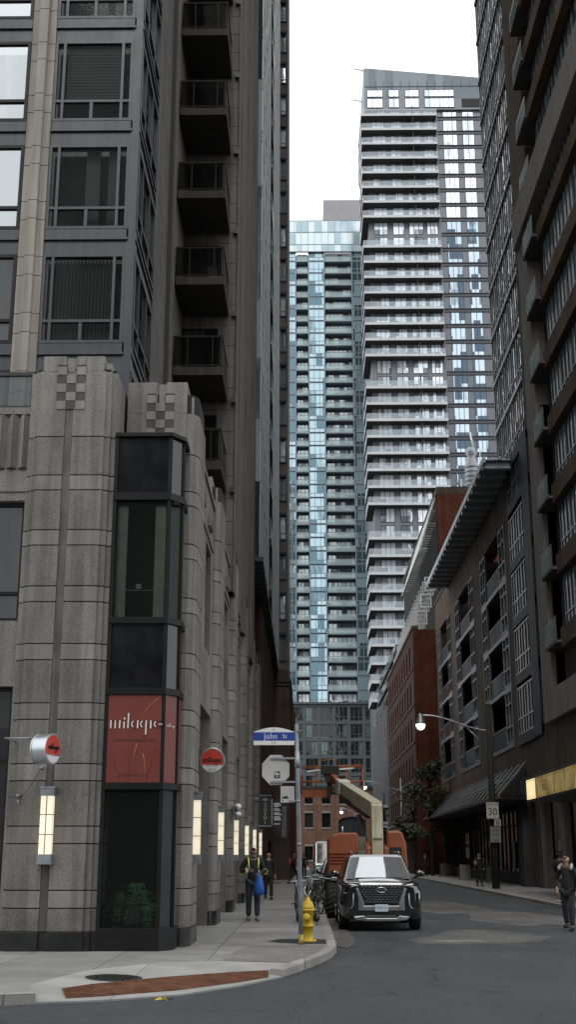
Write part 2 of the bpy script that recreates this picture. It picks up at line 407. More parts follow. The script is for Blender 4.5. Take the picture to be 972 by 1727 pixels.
g.add([ramp_pt(i / ns, j / nt_) for i in range(ns + 1) for j in range(nt_ + 1)], [(i * 7 + j, i * 7 + 7 + j, i * 7 + 8 + j, i * 7 + 1 + j) for i in range(ns) for j in range(nt_)])
rim = [ramp_pt(i / ns, 0) for i in range(ns + 1)]
g.add(rim + [(x, y, -.02) for x, y, z in rim], [(i, i + 1, ns + 2 + i, ns + 1 + i) for i in range(ns)])
structure(g.build('kerb_ramp', CONCL, recalc=False))
SHEETZ = [0]
def sheet(name, pts, z, mat):
    if name == 'road_patch': SHEETZ[0] += 1; z = .002 + .0025 * SHEETZ[0]
    g = MB(); g.add([(x, y, z) for x, y in pts], [tuple(range(len(pts)))]); return structure(g.build(name, mat, recalc=False))
def blob(cx, cy, rx, ry, n=26, j=.12):
    ph = [random.uniform(0, 6.28) for _ in range(4)]
    return [(cx + rx * (1 + j * sum(math.sin((k + 2) * a + ph[k]) for k in range(4)) / 2) * math.cos(a), cy + ry * (1 + j * sum(math.sin((k + 3) * a + ph[k]) for k in range(4)) / 2) * math.sin(a)) for a in [2 * math.pi * i / n for i in range(n)]]
sheet('sidewalk_pavers', [(-1.32, 20.34), (-1.2, 22.4), (-1.02, 23.6), (-.55, 23.9), (.34, 23.6), (.3, 22.7), (.08, 21.4), (-.19, 20.4), (-.24, 20.0)], .124, PAVER)
sheet('sidewalk_patch', [(-.72, 24.85), (-.5, 25.5), (-.1, 25.62), (.41, 25.35), (.41, 24.15), (-.05, 24.2), (-.5, 24.4)], .124, ROADD)
sheet('road_patch', [(2.3, 26.0), (3.5, 25.8), (4.9, 26.6), (5.4, 28.2), (4.6, 31), (3.4, 30.6), (2.9, 28.6), (2.2, 27.4)], .004, ROADP)
sheet('road_patch', blob(6.2, 36.5, 1.5, 4.2), .004, ROADP)
sheet('road_patch', blob(4.8, 44, 1.3, 6), .004, ROADP)
sheet('road_patch', [(.61, 25.2), (.80, 24.6), (.98, 25.6), (1.08, 27.5), (1.0, 30), (1.12, 34), (1.0, 40), (.61, 40)], .004, ROADP)
sheet('road_patch', [(-30, 4), (40, 4), (40, 21.6), (20, 21.2), (9, 22.4), (5, 22.0), (2.2, 21.8), (.9, 21.0), (.15, 20.0), (-.25, 18.6), (-.85, 17.3), (-1.6, 16.3), (-2.5, 15.7), (-3.4, 15.2), (-30, 14)], .004, asphalt('asphalt_crossing', (.056, .059, .064), .13))
# light smear of old paint and grit in the lane
sheet('road_marking', blob(3.3, 26.8, .62, .28, 30, .3), .0065, asphalt('worn_paint', (.19, .185, .17), .3))
g = MB()
for _ in range(420):
    y = random.uniform(20, 34); x = .62 + abs(random.gauss(0, .16)) if y > 24.6 else None
    if x is None:
        k = random.random(); p = lerp2(KERB_E[:6], k); x, y = p[0] + abs(random.gauss(.03, .08)), p[1] - .02
    s = random.uniform(.006, .022); a = random.uniform(0, 3.1)
    g.add([(x + s * math.cos(a + k * 2.1), y + 1.6 * s * math.sin(a + k * 2.1), .012 + .006 * (k == 1)) for k in range(3)], [(0, 1, 2)])
tag(g.build('gutter_debris', M('dead_leaf', (.17, .11, .06), .9, var=.4, vscale=9), recalc=False), kind='stuff')
lf = MB()
for a in (0, 1.3, 2.4, 3.9, 5.2):
    lf.add([(-1.75, 16.0, .013), (-1.75 + .09 * math.cos(a - .3), 16.0 + .12 * math.sin(a - .3), .03), (-1.75 + .13 * math.cos(a), 16.0 + .16 * math.sin(a), .016), (-1.75 + .09 * math.cos(a + .3), 16.0 + .12 * math.sin(a + .3), .02)], [(0, 1, 2, 3)])
tag(lf.build('fallen_leaf', M('yellow_leaf', (.6, .42, .04), .7), recalc=False), 'small yellow fallen leaf at the road edge below the rusty tactile plate', 'leaf')

# tactile plate and manhole
tp = thing('tactile_plate', 'rust brown tactile paving plate with rows of studs set in the kerb ramp', 'tactile paving', ramp_pt(.5, .3))
RUST = M('rusty_iron', (.15, .07, .042), .75, .2, var=.4, vscale=5, coord='world')
g = MB(); n = 30
v = [ramp_pt(.12 + .80 * i / n, t, dz) for i in range(n + 1) for t, dz in ((.10, .001), (.10, .012), (.48, .012), (.48, .001))]
f = [(i * 4 + k, i * 4 + k + 1, i * 4 + 5 + k, i * 4 + 4 + k) for i in range(n) for k in range(3)]
g.add(v, f); g.build('plate', RUST, tp)
g = MB()
for i in range(76):
    for j in range(11):
        x, y, z = ramp_pt(.13 + .78 * i / 75, .125 + .33 * j / 10, .012); g.lathe([(.014, 0), (.009, .006)], (x, y, z), 6)
tag(g.build('stud', RUST, tp), kind='stuff')
mh = thing('manhole_cover', 'round dark iron manhole cover in the corner sidewalk', 'manhole cover', (-2.66, 17.85, .07))
MZ = .072
def ramp_z(x, y):
    best = min(((i / 40, j / 40) for i in range(41) for j in range(41)), key=lambda q: (ramp_pt(*q)[0] - x) ** 2 + (ramp_pt(*q)[1] - y) ** 2)
    return ramp_pt(*best)[2]
g = MB(); nn = 36
ring = [(-2.66 + .40 * math.cos(6.2832 * k / nn), 17.95 + .40 * math.sin(6.2832 * k / nn)) for k in range(nn)]
ring2 = [(-2.66 + .36 * math.cos(6.2832 * k / nn), 17.95 + .36 * math.sin(6.2832 * k / nn)) for k in range(nn)]
zr = [ramp_z(*p) for p in ring]
g.add([(*p, z + .004) for p, z in zip(ring, zr)] + [(*p, z + .006) for p, z in zip(ring2, zr)], [(k, (k + 1) % nn, nn + (k + 1) % nn, nn + k) for k in range(nn)])
g.build('rim', M('iron_rim', (.06, .058, .055), .6, .5), mh, recalc=False)
g = MB(); g.add([(*p, z + .005) for p, z in zip(ring2, zr)], [tuple(range(nn))])
for i in range(-4, 5):
    for j in range(-4, 5):
        if i * i + j * j < 17:
            x, y = -2.66 + i * .075, 17.95 + j * .075; z = ramp_z(x, y); g.box(x - .022, x + .022, y - .022, y + .022, z + .004, z + .011)
g.build('lid', M('iron_lid', (.035, .034, .033), .55, .6), mh, recalc=False)

# ------------------------------------------------------------------ stone building on the left corner
SB = thing('stone_building', 'grey granite corner building with stepped piers and balcony tower', 'building', (-5, 24, .12))
BANDS = [(.83 + 1.09 * k, 1.13 + 1.09 * k) for k in range(8)]
def pier(cx0, cx1, y0, y1, ztop, shoulder, left_steps, right_steps, groove=None, side=False):
    """stepped stone pier: stacked blocks with shadow joints"""
    def outline(i=0.):
        L_ = [(cx0 + i, y0 + .34), (cx0 + i, y0 + .12 + i), (cx0 + .1 + i, y0 + .12 + i), (cx0 + .1 + i, y0 + .05 + i), (cx0 + .19 + i, y0 + .05 + i), (cx0 + .19 + i, y0 + i)] if left_steps else [(cx0 + i, y0 + i)]
        r_ = [(cx1 - .21 - i, y0 + i), (cx1 - .21 - i, y0 + .05 + i), (cx1 - .10 - i, y0 + .05 + i), (cx1 - .10 - i, y0 + .12 + i), (cx1 - i, y0 + .12 + i), (cx1 - i, y0 + .34)] if right_steps == 'step' else \
             [(cx1 - .26 - i, y0 + i), (cx1 - .26 - i, y0 + .03 + i), (cx1 - .17 - i, y0 + .04 + i), (cx1 - .11 - i, y0 + .08 + i), (cx1 - .05 - i, y0 + .15 + i), (cx1 - .02 - i, y0 + .24 + i), (cx1 - i, y0 + .35)]
        mid = [(groove[0], y0 + i), (groove[0], y0 + .05 + i), (groove[1], y0 + .05 + i), (groove[1], y0 + i)] if groove else []
        return L_ + mid + r_ + [(cx1 - i, y1 - i), (cx0 + i, y1 - i)]
    mb = MB(); o = outline(); core = outline(.03); j = .0095
    mb.prism(core, 'z', .13, ztop - .25, 2)
    mb.prism(outline(-.012), 'z', .12, .44, 3)
    z = .44 + j
    for a, b in BANDS:
        mb.prism(o, 'z', z, a - j, 0); mb.prism(o, 'z', a + j, b - j, 1); z = b + j
    mb.prism(o, 'z', z, 9.54 - j, 0)
    mb.prism(o, 'z', 9.54 + j, shoulder, 0)
    a = cx0 + (.24 if left_steps else 0); b = cx1 - .26
    c0, c1 = (groove if groove else ((a + b) / 2 - .08, (a + b) / 2 + .08))
    mb.box(a, c0 - .03, y0 + .002, y1 - .02, shoulder + .002, ztop, 0); mb.box(c1 + .03, b, y0 + .002, y1 - .02, shoulder + .002, ztop, 0)
    mb.box(c0 - .03, c1 + .03, y0 + .04, y1 - .02, shoulder + .002, ztop - .03, 0)
    mb.box(b + .002, cx1 - .12, y0 + .09, y1 - .1, shoulder + .002, (shoulder + ztop) / 2 + .04, 0)
    p = mb.build('pier', [STONE, STONEB, JOINT, PLINTH], SB, bevel=.006)
    return p
def checker(parent, cx, y, ztop, w=.19, rows=5):
    d = MB(); l = MB(); h = .18
    for r in range(rows):
        for c in range(3):
            dark = (r + c) % 2 == 1 if r else False
            x = cx + (c - 1) * w; z = ztop - r * h
            if r == 0 and c == 1: continue
            (d if dark else l).box(x - w / 2 + .003, x + w / 2 - .003, y - (.006 if dark else .016), y + .05, z - h + .003, z - .003)
    d.build('checker_inlay', STONED, parent); l.build('checker_inlay', STONEB, parent)
    each('shadow_slot', JOINT, parent, [(cx - 1.5 * w, cx - .5 * w, y - .012, y + .05, ztop, ztop + .025), (cx + .5 * w, cx + 1.5 * w, y - .012, y + .05, ztop, ztop + .025)])
p1 = pier(-5.36, -3.66, 22.2, 23.9, 11.22, 10.9, True, 'step', (-4.645, -4.495))
g = MB(); g.box(-4.64, -4.5, 22.215, 22.26, .45, 10.1); g.build('shaft', GROOVE, p1)
checker(p1, -4.555, 22.2, 11.0)
p2 = pier(-3.6, -2.12, 23.3, 24.9, 11.1, 10.42, False, 'round', (-2.96, -2.84))
checker(p2, -2.92, 23.3, 10.82)
YF = [23.3 + 6.95 * k for k in range(6)]
for k in range(1, 6):
    q = pier(-3.0, -2.12, YF[k], YF[k] + 1.6, 11.2 + .05 * k, 10.6, False, 'round')

# podium front wall with the window left of the first pier
FW = ('y', 22.62)
g = MB(); wallop(g, FW, -14, -5.3, .44, 10.2, -.35, 0, [(-8.6, -5.42, 6.0, 8.35), (-9, -5.44, .44, 4.76)]); fb(g, FW, -14, -5.3, .12, .44, -.35, .03, 1)
fb(g, FW, -14, -5.37, 10.14, 10.28, -.35, .07); fb(g, FW, -14, -5.37, 8.36, 8.46, 0, .04)
fb(g, FW, -14, -5.37, 8.55, 8.97, 0, .03)
for i in range(24):
    x = -5.52 - i * .22
    g.prism([(x - .105, 22.62), (x, 22.50), (x + .105, 22.62)], 'z', 9.03, 10.12, 0)
g.build('front_wall', [STONE, PLINTH], SB)
g = MB(); winframe(g, ('y', 22.75), -8.6, -5.42, 6.0, 8.35, (-7.5, -6.4), (6.55,), .07); w = g.build('window', BLACKM, SB)
g = MB(); pane(g, ('y', 22.75), -8.6, -5.42, 6.0, 8.35, -.02, 0); g.build('pane', GDARK, w)
g = MB(); winframe(g, ('y', 22.8), -9, -5.44, .44, 4.76, (-7.8, -6.6), (3.4,), .07); w = g.build('shop_window', BLACKM, SB)
g = MB(); pane(g, ('y', 22.8), -9, -5.44, .44, 4.76, -.02, 0); g.build('pane', GNIGHT, w)
g = MB(); fb(g, ('y', 22.62), -14, -5.37, 10.98, 11.05, -.06, .02); fb(g, ('y', 22.62), -14, -5.37, 10.30, 10.34, -.05, .01)
for i in range(10): x = -5.42 - i * .9; fb(g, ('y', 22.62), x - .025, x + .025, 10.34, 10.98, -.05, .01)
w = g.build('terrace_railing', DARKM, SB)
g = MB(); fb(g, ('y', 22.62), -14, -5.4, 10.36, 10.96, -.03, -.02); g.build('pane', GRAIL, w)

# glazed corner bay between the two piers, with the red panel in it
BAY = [(-3.655, 22.3), (-2.56, 22.3), (-2.34, 22.62), (-2.34, 23.29), (-3.655, 23.29)]
def bayring(z0, z1, grow=0.):
    return [(-3.655 - 0, 22.3 - grow), (-2.56 + grow * .5, 22.3 - grow), (-2.34 + grow, 22.62 - grow * .5), (-2.34 + grow, 23.29), (-3.655, 23.29)]
g = MB()
for z0, z1, gr in ((.12, .5, .02), (2.86, 2.98, .03), (4.56, 4.68, .03), (5.88, 6.0, .03), (8.28, 8.42, .03), (9.56, 9.64, .05)): g.prism(bayring(0, 0, gr), 'z', z0, z1)
for z0, z1 in ((.5, 2.86), (2.98, 4.56), (4.68, 5.88), (6.0, 8.28), (8.42, 9.56)):
    for x, y in ((-3.62, 22.32), (-2.575, 22.325), (-2.36, 22.64)): g.box(x - .035, x + .035, y - .03, y + .035, z0, z1)
bay = g.build('corner_bay', BLACKM, SB, bevel=.004)
def baypane(name, z0, z1, mat, i=.03):
    g = MB(); p = [(-3.585, 22.33), (-2.61, 22.33)]; q = [(-2.55, 22.345), (-2.375, 22.61)]
    g.box(p[0][0], p[1][0], 22.325, 22.345, z0, z1)
    g.prism([q[0], q[1], (q[1][0] - .02, q[1][1] + .01), (q[0][0] - .02, q[0][1] + .012)], 'z', z0, z1)
    g.box(-2.375, -2.36, 22.68, 23.28, z0, z1)
    return g.build(name, mat, bay)
OPAQ = M('spandrel_glass', (.011, .011, .012), .12, var=.3)
baypane('dark_panel', 8.42, 9.56, OPAQ); baypane('dark_panel', 4.68, 5.88, OPAQ)
baypane('pane', 6.0, 8.28, GCLEAR); baypane('pane', .5, 2.86, GCLEAR)
g = MB(); g.box(-3.58, -2.62, 22.9, 22.94, 6.0, 8.28, 0); g.box(-2.4, -2.38, 22.7, 23.28, .5, 8.28, 0); g.box(-3.62, -2.4, 22.36, 23.2, 8.2, 8.27, 0)
g.box(-3.64, -2.42, 23.2, 23.24, .5, 2.86, 0); g.build('room_back', M('room_dark', (.006, .006, .006), .9), bay)
for x0, x1 in ((-3.57, -3.37), (-2.84, -2.64)):
    g = MB()
    for i in range(5): xx = x0 + (x1 - x0) * i / 5; g.box(xx, xx + .038, 22.42, 22.43 + .01 * (i % 2), 6.02, 8.25)
    g.build('curtain', M('beige_curtain', (.50, .49, .40), .9), bay)
g = MB(); g.tube([(-3.58, 22.38, 6.62), (-3.3, 22.38, 6.53), (-2.9, 22.38, 6.53), (-2.62, 22.38, 6.64)], .006, 6); g.box(-3.17, -3.07, 22.37, 22.4, 6.56, 6.65)
g.build('hanging_cable', M('pale_cable', (.55, .5, .4), .5), bay)
# pot plants just inside the lower pane
def leaves(mb, c, r, n, size, m=0, flat=1.):
    for _ in range(n):
        d = Vector((random.gauss(0, 1), random.gauss(0, 1), random.gauss(0, 1) * flat)).normalized() * (random.random() ** .4)
        p = Vector(c) + Vector((d.x * r[0], d.y * r[1], d.z * r[2]))
        a = Vector((random.gauss(0, 1), random.gauss(0, 1), random.gauss(0, .6))).normalized(); b = a.cross(Vector((random.gauss(0, 1), random.gauss(0, 1), random.gauss(0, 1)))).normalized()
        s = size * random.uniform(.6, 1.4)
        mb.add([p - a * s, p - b * s * .45, p + a * s, p + b * s * .45], [(0, 1, 2, 3)], m)
LEAFD = M('house_plant_leaf', (.09, .24, .12), .55, var=.5, vscale=5)
fern = thing('fern_plant', 'leafy dark green fern growing behind the lower dark pane of the glazed corner', 'plant', (-3.1, 22.8, .5))
g = MB()
for i in range(46):
    a = random.uniform(0, 6.28); l = random.uniform(.25, .6); b = (-3.1 + random.uniform(-.3, .3), 22.8 + random.uniform(-.15, .15), random.uniform(.55, 1.15))
    for k in range(9):
        t = k / 8; x = b[0] + math.cos(a) * l * t; y = b[1] + .5 * math.sin(a) * l * t; z = b[2] + .55 * t - .75 * t * t
        if -3.55 < x < -2.5 and 22.4 < y < 23.1:
            for sd in (-1, 1): g.add([(x, y, z), (x - sd * math.sin(a) * .07, y + sd * math.cos(a) * .05, z + .01), (x + math.cos(a) * .05 - sd * math.sin(a) * .04, y, z - .03)], [(0, 1, 2)])
g.build('frond', LEAFD, fern, recalc=False)
g = MB(); g.lathe([(.14, .5), (.18, .56), (.2, .8), (.17, .8), (.16, .74)], (-3.1, 22.8, 0), 16); g.build('pot', M('dark_pot', (.05, .045, .04), .6), fern)

def stroke_word(k, ink, dot, o, U, V, N, s, thin=.008, depth=.012, wk=1.):
    """tall thin letters: bars and bowls along U (right) and V (up), s = metres per unit; bars in mesh k, bowls in mesh ink"""
    o, U, V, N = Vector(o), Vector(U), Vector(V), Vector(N)
    P = lambda u, v, d=0: o + U * u * s + V * v * s + N * d
    def bar(mb, u, v0, v1, w): mb.bar(P(u, v0, depth), P(u + (v1 - v0) * .02, v1, depth), w * s * wk, thin * 1.5)
    for u in (-265, -215, -165): bar(k, u, -45, 45, 14)
    bar(k, -115, -45, 30, 14); bar(dot, -110, 52, 76, 16); bar(k, -70, -45, 125, 14)
    def arc(mb, cu, cv, ru, rv, a0, a1, w, n=10):
        mb.tube([P(cu + ru * math.cos(R(a0 + (a1 - a0) * i / n)), cv + rv * math.sin(R(a0 + (a1 - a0) * i / n)), depth) for i in range(n + 1)], w * s * wk, 6)
    for cu in (-240, -190): arc(ink, cu, 22, 25, 24, 0, 180, 3)
    arc(k, 15, 0, 42, 38, 120, 240, 7); arc(ink, 15, 0, 42, 38, -120, 120, 3); bar(k, 38, -45, 42, 14)
    arc(k, 115, 0, 42, 38, 120, 240, 7); arc(ink, 115, 0, 42, 38, -120, 120, 3); bar(k, 132, -115, 42, 14); arc(ink, 105, -105, 30, 30, 190, 350, 3)
    bar(k, 186, -45, 42, 14); arc(ink, 206, 16, 22, 24, 40, 170, 3)
    arc(k, 272, 0, 44, 38, 125, 235, 7); arc(ink, 272, 0, 44, 38, -125, 125, 3)
# red shop panel in the bay
sp = thing('shop_sign_panel', 'large red shop panel with tall white lettering set in the glazed corner', 'shop sign', (-3.1, 22.3, 2.98))
g = MB(); g.box(-3.585, -2.61, 22.3, 22.322, 2.985, 4.555); g.prism([(-2.545, 22.33), (-2.365, 22.595), (-2.378, 22.6), (-2.555, 22.34)], 'z', 2.985, 4.555); g.box(-2.356, -2.343, 22.68, 23.28, 2.985, 4.555)
g.build('panel', REDS, sp)
k = MB(); ink = MB(); o = (-3.1, 22.298, 4.02); s = .00162
stroke_word(k, ink, k, o, (1, 0, 0), (0, 0, 1), (0, -1, 0), s, depth=.01)
k.bar((-3.1 + 275 * s, 22.288, 4.02), (-3.1 + 318 * s, 22.288, 4.02), .012, .012)
d2 = Vector((.18, .265, 0)).normalized(); nn2 = Vector((.265, -.18, 0)).normalized()
stroke_word(k, ink, k, (-2.455, 22.462, 4.0), d2, (0, 0, 1), nn2, .00046, thin=.004, depth=.012)
k.build('lettering', M('sign_white', (.75, .72, .66), .5, var=.05), sp); 
for s_, z_, p_ in (('CANTINA MEXICANA', .075, 3.73), ('ESTABLISHED 2009', .06, 3.11)): text(MB() if False else ink, s_, z_, (-3.1, 22.294, p_), spacing=1.07)
ink.build('lettering', M('sign_dark_red', (.05, .012, .01), .6), sp)
g = MB()
g.tube([(-2.97, 22.293, 4.13), (-2.9, 22.293, 4.27), (-2.8, 22.293, 4.39), (-2.66, 22.293, 4.5)], .0035, 5)
g.tube([(-3.04, 22.293, 3.68), (-3.08, 22.293, 3.5), (-3.12, 22.293, 3.25)], .003, 5); g.tube([(-2.93, 22.293, 3.5), (-2.89, 22.293, 3.36), (-2.87, 22.293, 3.02)], .003, 5)
g.build('scratch', M('sign_scratch', (.6, .32, .2), .5), sp)
g = MB()
for a, b in (((-3.55, 3.66), (-3.33, 3.02)), ((-2.66, 3.66), (-2.86, 3.02)), ((-3.2, 3.68), (-3.16, 3.0))): g.tube([(a[0], 22.296, a[1]), (b[0], 22.296, b[1])], .0022, 5)
g.build('panel_line', M('sign_line', (.14, .02, .018), .6), sp)

# side wall of the podium along the street
SW = ('x', -2.32, 1)
ops = []
for k in range(5):
    a = YF[k] + 1.6; b = YF[k + 1]
    ops.append((a + .02, b - .02, .12, 5.0)); ops += [(a + .75, a + 2.3, 6.4, 8.95), (a + 3.05, a + 4.6, 6.4, 8.95)]
g = MB(); wallop(g, SW, 24.9, 60, .12, 10.3, -.55, 0, ops)
for k in range(5):
    a = YF[k] + 1.6
    for u in (a + 1.5, a + 3.8):
        for i in range(7): fb(g, SW, u - .42 + i * .12, u - .36 + i * .12, 9.4, 9.72, 0, .09 + .0 * i)
    fb(g, SW, a + .02, a + 5.33, 10.3, 10.42, -.5, .05)
    fb(g, SW, a + .3, a + 5.0, 9.1, 9.2, 0, .04)
g.build('side_wall', STONE, SB)
IW = ('x', -2.75, 1)
for k in range(5):
    a = YF[k] + 1.6
    for u in (a + .75, a + 3.05):
        g = MB(); winframe(g, ('x', -2.6, 1), u, u + 1.55, 6.4, 8.95, (u + .78,), (7.9,), .07, m=0); pane(g, ('x', -2.6, 1), u, u + 1.55, 6.4, 8.95, -.03, 1); g.build('window', [BLACKM, GDARK], SB)
    g = MB(); winframe(g, ('x', -3.3, 1), a + .0, a + 5.35, .12, 5.0, (a + 1.3, a + 2.6, a + 3.9), (3.2,), .08); pane(g, ('x', -3.3, 1), a, a + 5.35, .12, 5.0, -.03, 1); g.build('shopfront', [BLACKM, GNIGHT], SB)
    g = MB(); g.box(-3.3, -2.87, a + .02, a + 5.33, 4.9, 5.05); g.box(-3.3, -2.9, a - .3, a - .01, .12, 5.0); g.build('soffit', GROOVE, SB)
g = MB(); g.box(-14, -2.75, 24, 60, 10.0, 10.28); g.build('podium_roof', CHARC, SB)

# tower above the podium
TF = ('y', 26.); FLZ = [12.9 + 2.95 * k for k in range(-1, 9)]
for k, z in enumerate(FLZ):
    for x0, x1 in ((-14, -6.78), (-6.16, -4.16)):
        g = MB(); fb(g, TF, x0, x1, z - .40, z, -.3, 0, 0); fb(g, TF, x0, x1, z + .002, z + .27, -.3, .02, 0); fb(g, TF, x0, x1, z - .03, z + .03, .02, .06, 0); g.build('spandrel', SLATE, SB)
g = MB(); fb(g, TF, -4.2, -3.99, 9.5, 40, -.3, .02, 0); g.build('corner_post', SLATE, SB)
g = MB(); z = 9.5; i = 0
while z < 40:
    h = .98 if i % 2 == 0 else .49
    g.prism([(-6.76, 25.95), (-6.6, 25.95), (-6.58, 25.86), (-6.36, 25.86), (-6.34, 25.95), (-6.17, 25.95), (-6.17, 26.4), (-6.76, 26.4)], 'z', z, z + h - .018); z += h; i += 1
g.box(-6.72, -6.2, 26.0, 26.35, 9.5, 40, 1); g.build('stone_column', [CONC2, JOINT], SB)
for k, z in enumerate(FLZ[:-1]):
    z0, z1 = z + .27, z + 2.55
    if not in_frame(-5, 26, z1 - 1.2, 250): continue
    # left bay, mirror coated
    g = MB(); winframe(g, TF, -9.6, -6.78, z0, z1, (-8.2,), (z0 + .58,), .08); w = g.build('window', BLACKM, SB)
    g = MB(); pane(g, TF, -9.6, -6.78, z0, z1, -.03, 0); g.build('pane', GMIRR if k > 1 else GDARK, w)
    g = MB(); winframe(g, TF, -6.16, -4.2, z0, z1, (-5.92, -4.46), (z0 + .56,), .07); fb(g, TF, -5.24, -5.16, z0 + .05, z0 + .55, -.05, .02)
    w = g.build('window', SLATE, SB)
    g = MB(); pane(g, TF, -6.16, -4.2, z0, z1, -.02, 0); g.build('pane', GCLEAR, w)
    b = MB(); b.box(-6.14, -4.22, 26.5, 26.54, z0, z1, 1)
    if k == 1:
        for i in range(17): x = -5.88 + i * .085; b.add([(x, 26.16, z0 + .1), (x + .05, 26.2, z0 + .1), (x + .05, 26.2, z1 - .08), (x, 26.16, z1 - .08)], [(0, 1, 2, 3)], 0)
    elif k in (3,):
        for i in range(17): zz = z0 + .65 + i * .09; b.box(-5.88, -4.5, 26.15, 26.16, zz, zz + .072, 0)
    else:
        b.box(-5.3, -4.95, 26.3, 26.32, z0 + .1, z1, 0); b.box(-4.75, -4.5, 26.3, 26.32, z0 + .1, z1, 0)
    b.build('blind', [M('grey_blind', (.16, .155, .145), .8, var=.1), M('dim_room', (.022, .021, .02), .9)], w)
# side of the tower front block
TS = ('x', -4.0, 1)
for z in FLZ:
    g = MB(); fb(g, TS, 26.02, 29.25, z - .40, z + .27, -.3, -.01, 0); fb(g, TS, 26.02, 29.25, z - .03, z + .03, -.02, .04, 0); g.build('spandrel', SLATE, SB)
    g = MB(); fb(g, TS, 31.9, 33.3, z - .4, z + .5, -.3, -.05, 0); g.build('spandrel', SLATE, SB)
for k, z in enumerate(FLZ[:-1]):
    if not in_frame(-4, 28, z + 1, 300): continue
    g = MB(); winframe(g, TS, 26.05, 29.25, z + .27, z + 2.55, (26.9, 28.2), (z + .85,), .07); pane(g, TS, 26.05, 29.25, z + .27, z + 2.55, -.03, 1); g.build('window', [SLATE, GDARK], SB)
    g = MB(); winframe(g, TS, 31.9, 33.3, z + .5, z + 2.55, (32.6,), (), .07, d0=-.2, d1=-.08); pane(g, TS, 31.9, 33.3, z + .5, z + 2.55, -.12, 1); g.build('window', [SLATE, GDARK], SB)
g = MB(); z = 9.5
while z < 44:
    g.box(-4.6, -3.96, 29.27, 31.88, z, z + .72); g.box(-4.6, -3.96, 33.32, 36.28, z, z + .72)
    g.box(-4.5, -2.19, 36.32, 37, z, z + .72)
    g.prism([(-2.185, 36.3), (-2.185, 36.42), (-2.14, 36.42), (-2.14, 37.3), (-2.22, 37.3), (-2.22, 37.0), (-2.185, 37.0)], 'z', z, z + .72)
    z += .737
g.box(-4.62, -4.0, 29.3, 36.2, 9.5, 44, 1); g.box(-4.5, -2.2, 36.35, 37, 9.5, 44, 1)
for a, b, x in ((37.3, 38.6, -2.2), (38.7, 40.8, -2.16), (40.9, 43.4, -2.22), (43.5, 46.2, -2.16), (46.4, 49.2, -2.22), (49.3, 52.2, -2.16)): g.box(x - .6, x, a, b, 9.5, 64)
g.box(-2.7, -2.26, 37, 52.1, 9.5, 64, 1); g.box(-9, -2.3, 37.02, 52.0, 10.3, 64, 0)
g.build('tower_wall', [CONC, JOINT], SB)
for k in range(-1, 6):
    z = 15.9 + 2.99 * k
    g = MB(); g.box(-3.93, -2.42, 34.0, 36.3, z - .26, z, 0)
    bal = g.build('balcony', M('balcony_concrete', (.055, .05, .047), .75, var=.15, coord='world', streak=.3), SB, bevel=.01)
    g = MB(); g.box(-3.93, -2.43, 34.02, 34.07, z + .98, z + 1.04); g.box(-2.48, -2.43, 34.07, 36.28, z + .98, z + 1.04); g.box(-3.93, -2.43, 34.02, 34.06, z + .05, z + .09); g.box(-2.47, -2.43, 34.07, 36.28, z + .05, z + .09)
    for x, y in ((-3.5, 34.04), (-2.74, 34.04), (-2.46, 34.04), (-2.46, 35.2), (-2.46, 36.2)): g.box(x - .02, x + .02, y - .015, y + .02, z, z + .98)
    rl = g.build('railing', M('railing_bronze', (.016, .015, .014), .6, 0., spec=.1), bal)
    g = MB(); g.box(-3.93, -2.5, 34.04, 34.048, z + .09, z + .98); g.box(-2.455, -2.447, 34.07, 36.2, z + .09, z + .98); g.build('pane', clear_glass('smoked_glass', (.36, .36, .355), .95, .15, 1.25) if 'smoked_glass' not in MATS else MATS['smoked_glass'], rl)
    g = MB(); winframe(g, ('y', 36.32), -3.9, -2.75, z + .02, z + 2.3, (-3.35,), (), .06, d0=-.02, d1=.02); pane(g, ('y', 36.32), -3.9, -2.75, z + .02, z + 2.3, .005, 1); g.build('balcony_door', [BLACKM, GDARK], SB)
    g = MB(); g.box(-2.3, -2.15, 36.17, 36.3, z - .3, z - .12); g.build('wall_bracket', DARKM, SB)

# ------------------------------------------------------------------ left: glass tower over a brown pilastered base
GLT = glass('left_tower_glass', (.05, .06, .065), (.45, .5, .52), .55, .35, (3, 1.6, 3), .1)
LT = thing('glass_tower', 'narrow dark glass tower with pale fins overhanging the street beyond the granite building', 'tower', (-6, 52.5, 14.4))
g = MB(); g.box(-12, -1.98, 52.4, 66, 14.5, 112, 0); g.box(-12, -2.3, 66, 69.5, 14.5, 112, 0); g.box(-12, -1.84, 69.5, 86, 14.5, 112, 0)
g.build('curtain_wall', GLT, LT)
g = MB(); g.box(-12, -1.8, 52.4, 86.05, 14.3, 14.48, 0)
for i in range(30): y = 52.8 + i * 1.11; g.box(-6, -1.82, y, y + .05, 14.26, 14.3, 0)
g.build('soffit', SLATE, LT)
FIN = M('pale_fin', (.25, .27, .28), .45, .4, var=.1, coord='world')
for z in [14.5 + 3.0 * i for i in range(27)]:
    each('spandrel', M('left_tower_spandrel', (.15, .17, .18), .45, .2, var=.15, coord='world'), LT, [(-1.98, -1.95, 52.4, 66, z, z + .55), (-1.84, -1.81, 69.5, 86, z, z + .55)])
    each('sill_fin', FIN, LT, [(-1.98, -1.93, 52.4, 66, z + .56, z + .62), (-1.84, -1.79, 69.5, 86, z + .56, z + .62)])
for i in range(10): y = 52.5 + i * 1.5; each('fin', FIN if i % 2 == 0 else SLATE, LT, [(-1.98, -1.9 if i % 2 == 0 else -1.92, y, y + .08, 14.5, 112)])
for i in range(12): y = 69.55 + i * 1.49; each('fin', FIN if i % 2 == 0 else SLATE, LT, [(-1.84, -1.755 if i % 2 == 0 else -1.78, y, y + .08, 14.5, 112)])
